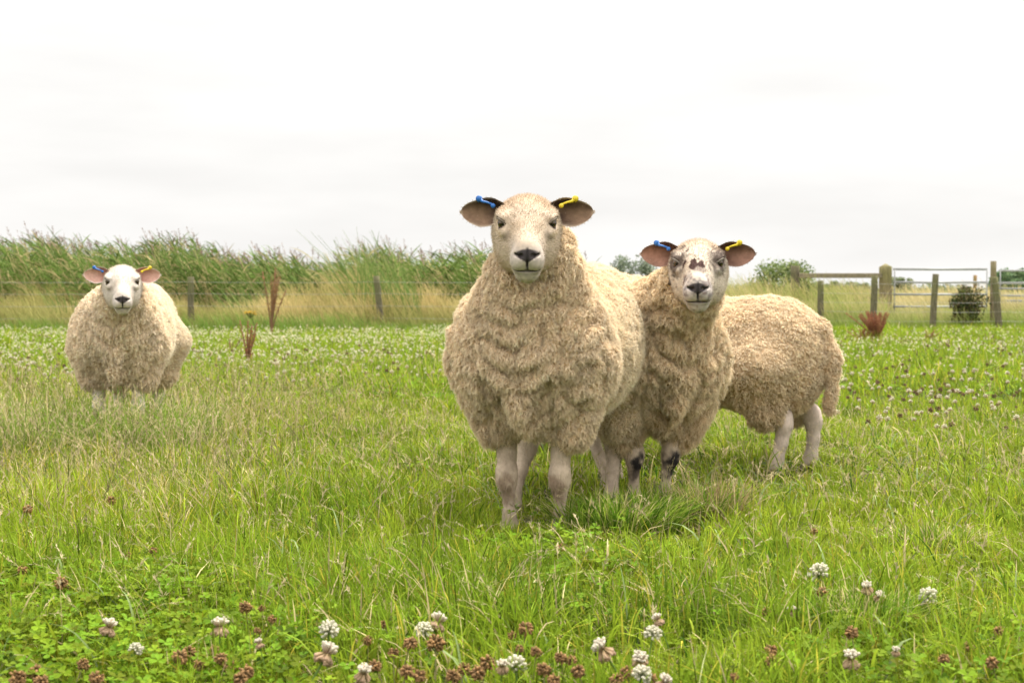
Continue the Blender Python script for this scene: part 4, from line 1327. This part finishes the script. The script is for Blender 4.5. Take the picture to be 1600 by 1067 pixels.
def rough_grass():
    ch = []
    def band(n, x0, x1, y0, y1, hfun, cols, wid, lean=-.28, name=None):
        x = rng.uniform(x0, x1, n); y = rng.uniform(y0, y1, n)
        H = hfun(x, y) * rng.uniform(.55, 1.1, n) * (1 + .40 * noise2(x, y, 1.6, 71) + .30 * noise2(x, y, .5, 75))
        K = 5; t = np.linspace(0, 1, K)[None, :, None]
        l = np.stack([lean + rng.normal(size=n) * .25, rng.normal(size=n) * .2, np.zeros(n)], -1)
        b = np.stack([x, y, np.zeros(n)], -1)
        path = b[:, None, :] + H[:, None, None] * (t * np.array([0, 0, 1.0]) + t ** 1.8 * l[:, None, :])
        m = np.clip(.5 + .55 * noise2(x, y, .9, 72) + rng.normal(size=n) * .30, 0, 1)[:, None]
        top = np.array(cols[1]) * (1 - m) + np.array(cols[2]) * m
        low = np.array(cols[0])
        tt = np.clip((t * H[:, None, None] / .5), 0, 1)
        col = low * (1 - tt) + top[:, None, :] * tt
        col = col * rng.uniform(.75, 1.2, (n, 1, 1))
        ch.append(ribbons(path, wid * rng.uniform(.6, 1.3, (n, 1)) * np.interp(t[0, :, 0], [0, .6, 1], [1, .8, .3])[None, :], col))
    # left, in front of the reeds
    band(30000, -12.5, 1.0, 25.6, 28.6, lambda x, y: np.interp(y, [25.6, 26.2, 28.6], [.14, .40, .78]), ((.20, .24, .06), (.64, .49, .23), (.36, .34, .11)), .013)
    band(5000, -12.5, 1.0, 25.0, 26.2, lambda x, y: .25 + 0 * x, ((.12, .22, .04), (.22, .34, .06), (.36, .36, .10)), .012)
    band(5200, -13, 1.0, 28.3, 30.5, lambda x, y: .92 + .10 * noise2(x, y, .8, 81), ((.30, .30, .10), (.60, .48, .24), (.34, .34, .12)), .012, lean=-.35)
    band(2600, -13, 1.0, 26.6, 28.2, lambda x, y: .95 * ss(0, .5, noise2(x, y * .3, 1.4, 82)) + .1, ((.12, .18, .04), (.20, .28, .07), (.13, .20, .05)), .018, lean=-.35)
    # right, around and behind the timber fence and the gate
    band(26000, 3.0, 13.5, 27.6, 34, lambda x, y: np.where(x / y > .236, .30, np.interp(y, [27.6, 29.5, 34], [.25, .58, .80])), ((.18, .26, .05), (.60, .47, .25), (.28, .34, .08)), .014)
    band(20000, 2.6, 18.0, 34, 46, lambda x, y: .62 + 0 * x, ((.2, .26, .07), (.62, .50, .28), (.46, .40, .18)), .022)
    band(14000, -4.0, 34.0, 46, 90, lambda x, y: .58 + 0 * x, ((.2, .26, .07), (.46, .44, .20), (.26, .34, .10)), .06)
    tag(obj('rough_grass', make_mesh('rough_grass', ch, smooth=False), M_DRY), 'tall tan and green rough grass along and beyond the fence line', 'rough grass', kind='stuff')
rough_grass()

# ------------------------------------------------------------------ fences and gate
WOODC = (.13, .11, .075)
def post_mesh(h, r, lean=(0, 0), square=False, cap=None, col=WOODC, seed=0):
    g = np.random.default_rng(seed)
    ch = []
    n = 4 if square else 10
    k = 9
    t = np.linspace(0, 1, k)[:, None]
    p = np.array([lean[0], lean[1], h]) * t + g.normal(size=(k, 3)) * .002
    p[0, 2] = -.15
    v, f, c = tube(p, np.linspace(r * 1.04, r, k), 12, col)
    if square:
        a = np.arctan2(v[:, 1] - np.interp(v[:, 2], p[:, 2], p[:, 1]), v[:, 0] - np.interp(v[:, 2], p[:, 2], p[:, 0]))
        sc = 1 / np.maximum(abs(np.cos(a)), abs(np.sin(a)))
        cx = np.interp(v[:, 2], p[:, 2], p[:, 0]); cy = np.interp(v[:, 2], p[:, 2], p[:, 1])
        m = np.arange(len(v)) < len(v) - 2
        v[m, 0] = cx[m] + (v[m, 0] - cx[m]) * np.minimum(sc[m], 1.28); v[m, 1] = cy[m] + (v[m, 1] - cy[m]) * np.minimum(sc[m], 1.28)
    if cap: v[-1, 2] += cap
    moss = np.clip(noise3(v * 6, seed) * .6 + .35, 0, 1)[:, None] * ss(.3, .9, v[:, 2] / h)[:, None]
    c = c * (1 - moss * .6) + np.array([.16, .18, .05]) * moss * .6
    return [(v, f, c)]

def wire_mesh(pts, r=.0022, n=12, sag=.012):
    ch = []
    for a, b in zip(pts[:-1], pts[1:]):
        a = np.array(a); b = np.array(b)
        t = np.linspace(0, 1, n)[:, None]
        p = a * (1 - t) + b * t - np.array([0, 0, 1]) * sag * 4 * t * (1 - t)
        ch.append(tube(p, [r] * n, 4, (.30, .29, .27), cap=False))
    return ch

def fence_run(posts, Y, label, wires, cat='fence', name='wire_fence', r=.045):
    """posts: (px_bottom, px_top, py_top)"""
    x0 = at_y(posts[0][0], 500, Y)[0]
    root = empty(name, (x0, Y, 0)); tag(root, label, cat)
    tops = []
    for i, (pb, pt, py, dy, rr) in enumerate(posts):
        yy = Y + dy
        b = at_y(pb, 500, yy); t = at_y(pt, py, yy)
        o = obj('post', make_mesh('post', post_mesh(t[2], rr, (t[0] - b[0], 0), seed=i + int(Y))), M_WOOD, root)
        o.location = (b[0] - x0, dy, 0)
        tops.append((b[0] - x0, dy - rr - .004, t[2], t[0] - b[0]))
    for wz in wires:
        pts = [(tx + tl * wz / tz, ty, wz) for tx, ty, tz, tl in tops]
        obj('wire', make_mesh('wire', wire_mesh(pts)), M_METAL, root)
    return root

fence_run([(-290, -292, 434, 0, .045), (299, 298, 432, 0, .052), (597, 588, 431, 0, .052), (884, 882, 433, 0, .046)], 26.2,
          'leaning grey posts and thin wires of the stock fence in front of the reeds', [.25, .45, .65, .84])
fence_run([(1283, 1282, 438, 1.2, .055), (1364, 1367, 430, .5, .058), (1457, 1462, 428, 0, .055), (1562, 1554, 433, 0, .058), (1668, 1666, 432, 0, .055)], 27.4,
          'short round posts and netting wires of the stock fence in front of the metal gate', [.18, .34, .50, .66, .82])

def timber_fence():
    Y = 33.0
    p0 = at_y(1242, 500, Y); x0 = p0[0]
    root = empty('timber_fence', (x0, Y, 0)); tag(root, 'weathered timber post and two rail fence joining the gatepost beside the grazing sheep', 'fence')
    t = at_y(1242, 415, Y)
    o = obj('post', make_mesh('post', post_mesh(t[2], .085, square=True, seed=5)), M_WOOD, root)
    xe = at_y(1372, 500, Y)[0] - x0
    for (ya, yb, xa, xb) in ((427, 434.5, .06, xe + .05), (464, 471, .06, xe + .05)):
        za = at_y(1300, ya, Y)[2]; zb = at_y(1300, yb, Y)[2]
        ch = boxc((xa, -.125, zb), (xb, -.087, za), (.22, .185, .125), .008)
        obj('rail', make_mesh('rail', ch, smooth=False), M_WOOD, root)
timber_fence()

def gates():
    Y = 33.0
    gp = at_y(1383, 500, Y); t = at_y(1383, 417, Y)
    o = obj('gatepost', make_mesh('gatepost', post_mesh(t[2], .118, square=True, cap=.07, col=(.22, .17, .10), seed=8)), M_WOOD)
    o.location = (gp[0], Y, 0); tag(o, 'thick square gatepost with a pointed mossy top where the gate hangs', 'gatepost')
    def gate(px0, px1, rails, label, Yg, ups):
        x0 = at_y(px0, 500, Yg)[0]; x1 = at_y(px1, 500, Yg)[0]
        root = empty('field_gate', (x0, Yg, 0)); tag(root, label, 'gate')
        zs = [at_y(1500, r_, Yg)[2] for r_ in rails]
        for z, rr in zip(zs, [.026] + [.023] * 9):
            obj('rail', make_mesh('rail', [tube([(0, 0, z), ((x1 - x0) * .5, 0, z - .004), (x1 - x0, 0, z)], [rr] * 3, 10, (.30, .30, .295))]), M_METAL, root)
        zb = min(zs)
        for u in ups:
            xx = (x1 - x0) * u
            dz = .029
            obj('upright', make_mesh('upright', [tube([(xx, -dz - .016, zb - .03), (xx, -dz - .016, zs[0] + .0)], [.014, .014], 8, (.28, .28, .27))]), M_METAL, root)
    gate(1395, 1542, [420.5, 441, 460, 479, 494], 'five bar galvanised field gate between the square gatepost and the tall round post', Y, [.01, .99])
    gate(1560, 1700, [423, 442, 451, 462, 470], 'second galvanised gate on the far right, closer set bars beyond the tall round post', 35.5, [.01])
    Y2 = 28.0
    b = at_y(1551.5, 500, Y2); t = at_y(1551.5, 408, Y2)
    o = obj('tall_post', make_mesh('tall_post', post_mesh(t[2], .052, seed=12, col=(.23, .18, .12))), M_WOOD)
    o.location = (b[0], Y2, 0); tag(o, 'tallest round fence post, standing at the right end of the gate', 'post')
    b = at_y(1523, 500, 52); t = at_y(1523, 430, 52)
    o = obj('marker_post', make_mesh('marker_post', post_mesh(t[2], .06, seed=14, col=(.36, .20, .12))), M_WOOD)
    o.location = (b[0], 52, 0); tag(o, 'small reddish post far beyond the gate, above the dark bush', 'post')
gates()

# ------------------------------------------------------------------ bushes, trees, weeds
def leaf_cloud(n, centers, radii, size, cols, g, flat=.0):
    k = g.integers(0, len(centers), n)
    d = norm(g.normal(size=(n, 3)))
    rr = g.random(n)[:, None] ** .45
    P = np.array(centers)[k] + d * rr * np.array(radii)[k]
    D = norm(d * .6 + g.normal(size=(n, 3)) * .8 + [0, 0, .25])
    U = norm(g.normal(size=(n, 3)) + [0, 0, .8])
    c = np.array(cols)[g.integers(0, len(cols), n)] * g.uniform(.6, 1.3, (n, 1))
    return leaflets(P, U, D, size * g.uniform(.6, 1.3, n), c), P

def bush(name, label, cat, pxc, Y, w, h, nlump, nleaf, size, cols, seed, z0=.1, spikes=0, base_narrow=.6, stemc=(.20, .15, .09)):
    g = np.random.default_rng(seed)
    x = at_y(pxc, 500, Y)[0]
    root = empty(name, (x, Y, 0)); tag(root, label, cat)
    cs, rs = [], []
    for i in range(nlump):
        z = z0 + (h - z0) * g.random() ** .8 * .88
        ww = w * .5 * (base_narrow + (1 - base_narrow) * min(1, z / (h * .6))) * (1 if z < h * .75 else .7)
        a = g.random() * 6.28; r_ = ww * g.random() ** .5 * .85
        cs.append((math.cos(a) * r_, math.sin(a) * r_ * .7, z)); q = g.uniform(.10, .19) * min(w, h * 1.1)
        rs.append((q, q, q * g.uniform(.8, 1.2)))
    for i in range(spikes):
        a = g.uniform(-.45, .45) * w
        q = g.uniform(.10, .30)
        for k in range(7): cs.append((a + g.normal() * .02 - .02 * k, 0, h * (.82 + k * q / 6))); rs.append((.045 * h * (1.1 - k / 7), .04 * h * (1.1 - k / 7), .05 * h))
    (v, f, c), P = leaf_cloud(nleaf, cs, rs, size, cols, g)
    obj('crown' if cat == 'tree' else 'foliage', make_mesh('foliage', [(v, f, c)], smooth=False), M_LEAF, root)
    ch = []
    for i in range(min(nlump, 14)):
        e = np.array(cs[i]); b = np.array([g.normal() * w * .05, g.normal() * w * .04, -.05])
        t = np.linspace(0, 1, 6)[:, None]
        p = b * (1 - t) + e * t + np.array([0, 0, 1]) * (t * (1 - t)) * h * .15
        ch.append(tube(p, np.linspace(.018, .006, 6) * max(h, .6), 6, stemc))
    obj('trunk' if cat == 'tree' else 'stems', make_mesh('stems', ch), M_WOOD, root)
    return root

bush('bush', 'dark brownish green bush growing against the stock fence in front of the gate', 'bush', 1514, 27.9, .74, .80, 30, 3000, .034,
     [(.060, .085, .025), (.10, .11, .03), (.13, .085, .05), (.035, .05, .018)], 3, z0=.12, base_narrow=.75)
bush('bush', 'pale green leafy bush with upright spikes beside the timber fence end post', 'bush', 1222, 35.5, 1.55, 1.36, 90, 6500, .048,
     [(.20, .26, .09), (.14, .20, .06), (.30, .33, .15)], 4, z0=.2, spikes=0, base_narrow=1.0)
bush('bush', 'low grey green bush behind the rails of the timber fence', 'bush', 1318, 62, 3.0, 1.05, 26, 4200, .11, [(.24, .29, .16), (.17, .22, .11), (.30, .30, .18)], 6, z0=.1, base_narrow=1)
bush('tree', 'dark tree top showing over the back of the speckled sheep', 'tree', 984, 90, 3.4, 2.6, 34, 3000, .13, [(.19, .23, .17), (.24, .27, .19)], 7, z0=.4, base_narrow=.9)
bush('tree', 'rounded green tree at the far right beyond the gates', 'tree', 1590, 130, 5.6, 2.35, 40, 6500, .22, [(.16, .24, .12), (.22, .29, .15), (.12, .19, .10)], 8, z0=.2, base_narrow=1)
bush('tree', 'pale distant tree just right of the gatepost', 'tree', 1408, 150, 3.6, 1.9, 24, 3200, .22, [(.24, .28, .17), (.30, .32, .20)], 9, z0=.2, base_narrow=1)
def far_hedge():
    g = np.random.default_rng(77)
    cs, rs = [], []
    for i in range(240):
        x = g.uniform(-20, 110); z = g.uniform(.3, 1.15)
        cs.append((x, g.normal() * 1.2, z)); rs.append((1.3, .8, .55))
    (v, f, c), P = leaf_cloud(26000, cs, rs, .26, [(.20, .25, .13), (.15, .20, .10), (.27, .29, .17)], g)
    o = obj('far_hedge', make_mesh('far_hedge', [(v, f, c)], smooth=False), M_LEAF); o.location = (0, 190, 0)
    tag(o, 'low grey green hedge along the horizon', 'hedge')
far_hedge()

def dock(label, px, py, h, nst, spread, col, seed, dens=170, bare=.35, stem_col=(.26, .15, .09), lean=0.0):
    g = np.random.default_rng(seed)
    b = at_z(px, py, 0.0)
    root = empty('dock_plant', (b[0], b[1], float(ground_h(b[0], b[1]))), 0); tag(root, label, 'dock plant')
    sm, sd = [], []
    for i in range(nst):
        l = g.normal(size=2) * spread + [lean, 0]
        hh = h * g.uniform(.6, 1.0) if i else h
        t = np.linspace(0, 1, 8)[:, None]
        p = t * np.array([0, 0, hh]) + t ** 1.5 * np.array([l[0], l[1], 0]) * hh
        sm.append(tube(p, np.linspace(.006, .003, 8) * (1 + h), 6, stem_col))
        m = int(dens * hh / h)
        tt = g.uniform(bare, 1, m); wob = (.5 + .5 * np.sin(tt * 60 + i)) * .6 + .4
        P = np.stack([np.interp(tt, t[:, 0], p[:, k]) for k in range(3)], -1)
        a = g.random(m) * 6.28; rr = g.random(m) * .120 * h ** .5 * wob * (1.15 - tt)
        P = P + np.stack([np.cos(a) * rr, np.sin(a) * rr, rr * .8], -1)
        D = norm(g.normal(size=(m, 3)) + [0, 0, -.2]); U = norm(g.normal(size=(m, 3)))
        sd.append(leaflets(P, U, D, np.full(m, .0115 * (.6 + h * .5)) * g.uniform(.6, 1.3, m), np.array(col) * g.uniform(.55, 1.4, (m, 1))))
    obj('stems', make_mesh('stems', sm), M_DRY, root)
    obj('seed_clusters', make_mesh('seed_clusters', sd, smooth=False), M_DRY, root)
dock('tall brown dock with dense seed heads in front of the reeds', 424, 529, 1.02, 9, .13, (.30, .16, .075), 1, dens=240, bare=.42)
dock('short rusty dock in the clover below the yellow flower', 387, 578, .43, 7, .12, (.36, .15, .07), 2, dens=170, bare=.12)
dock('thin brown dock with sparse seeds left of the short rusty dock', 362, 560, .22, 4, .30, (.24, .15, .09), 3, dens=90, bare=.3)
dock('wide rust red dock at the foot of the fence post right of the grazing sheep', 1370, 541, .44, 44, .26, (.34, .15, .085), 4, dens=420, bare=.02, stem_col=(.30, .14, .08), lean=-.10)
dock('low dark rust dock just left of the wide rust red one', 1348, 541, .22, 16, .45, (.30, .12, .065), 8, dens=260, bare=.02, stem_col=(.30, .13, .07))
dock('faded brown dock in the grass left of the dark bush', 1450, 540, .20, 9, .38, (.34, .19, .10), 5, dens=170, bare=.05)

def ragwort():
    b = at_z(403, 529, 0.0)
    root = empty('ragwort', (b[0], b[1], 0)); tag(root, 'yellow flowered ragwort standing left of the tall brown dock', 'wild flower')
    t = np.linspace(0, 1, 6)[:, None]
    h = .36
    top = np.array([-.11, 0, h])
    sm = [tube(t * np.array([0, 0, h]) + t ** 1.3 * np.array([-.11, 0, 0]), [.006] * 6, 6, (.12, .15, .05))]
    fl = []
    g = np.random.default_rng(4)
    for i in range(26):
        p = top + np.array([g.uniform(-.085, .085), g.uniform(-.06, .06), g.uniform(-.01, .035)])
        sm.append(tube([top + [0, 0, -.07], (top + p) / 2 + [0, 0, -.03], p], [.0025] * 3, 5, (.14, .17, .05), cap=False))
        for k in range(8):
            a = k * .785; d = np.array([[math.cos(a), math.sin(a), .1]])
            fl.append(leaflets(p[None], np.array([[0, 0, 1.0]]), d, np.array([.022]), np.array([[.80, .52, .01]])))
    obj('stems', make_mesh('stems', sm), M_DRY, root)
    obj('flowers', make_mesh('flowers', fl, smooth=False), M_PETAL, root)
ragwort()

def tussock(label, px, py, w, h, n, cols, wid, seed, lean=.45, z=0, name='grass_tussock'):
    g = np.random.default_rng(seed)
    b = at_z(px, py, 0.0)
    K = 7; t = np.linspace(0, 1, K)[None, :, None]
    r_ = np.sqrt(g.random(n)) * w * .5; a = g.random(n) * 6.28
    base = np.stack([r_ * np.cos(a), r_ * np.sin(a) * .6, np.zeros(n)], -1)
    out_ = np.stack([np.cos(a) * r_ / (w * .5), np.sin(a) * r_ / (w * .5), 0 * a], -1) * lean + np.concatenate([g.normal(size=(n, 2)) * .22, np.zeros((n, 1))], 1)
    hh = h * g.uniform(.5, 1.15, (n, 1, 1))
    path = base[:, None, :] + hh * (t * np.array([0, 0, 1.0]) + t ** 1.8 * out_[:, None, :] * 1.2 - t ** 3 * np.array([0, 0, .5]) * np.linalg.norm(out_, axis=-1)[:, None, None])
    c = np.array(cols)[g.integers(0, len(cols), n)] * g.uniform(.7, 1.25, (n, 1))
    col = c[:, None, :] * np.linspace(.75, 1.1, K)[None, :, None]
    wv = wid * g.uniform(.6, 1.3, (n, 1)) * np.interp(t[0, :, 0], [0, .4, .8, 1], [.8, 1, .6, .08])[None, :]
    sd = np.random.default_rng(seed).random(n) * 6.28
    o = obj(name, make_mesh(name, [ribbons(path, wv, col, side=np.stack([np.cos(sd), np.sin(sd), 0 * sd], -1))], smooth=False), M_GRASS)
    o.location = (b[0], b[1], float(ground_h(b[0], b[1])))
    tag(o, label, 'grass tuft')
DG = [(.12, .23, .020), (.17, .28, .028), (.22, .33, .04), (.075, .15, .014), (.32, .40, .06), (.55, .47, .22)]
BR = [(.40, .29, .17), (.52, .40, .24), (.26, .17, .09), (.24, .30, .05), (.46, .42, .13)]
tussock('lush dark green tussock in front of the big sheep, right of its fore legs', 965, 842, .34, .140, 1500, DG, .0042, 1, lean=.5)
tussock('smaller dark green tuft below the black kneed legs of the speckled sheep', 1050, 822, .26, .13, 1100, DG + BR[:1], .0040, 2, lean=.6)
tussock('brown and green tuft with dead stems right of the black kneed legs', 1112, 826, .20, .17, 620, BR + DG[:2], .0030, 3, lean=.35)
tussock('dark green tuft among dry stems below the lone sheep on the left', 285, 770, .22, .12, 800, DG, .0036, 4, lean=.7)
tussock('dark green tuft near the left edge of the field', 40, 735, .24, .20, 700, DG + BR[3:], .0042, 5, lean=.4)
tussock('dark tuft in the grass below and right of the grazing sheep', 1455, 872, .26, .10, 1000, DG + BR[:2], .0036, 6, lean=.8)
tussock('green tuft right beneath the hind legs of the grazing sheep', 1175, 700, .30, .10, 700, DG, .0045, 7, lean=.6)
tussock('wide green tuft at the bottom right among the clover', 1345, 1010, .22, .12, 1100, DG, .0038, 8, lean=.6)
tussock('green tuft at the bottom left of the big sheep in the clover', 620, 905, .26, .10, 900, DG, .0036, 9, lean=.7)
add_sheep()
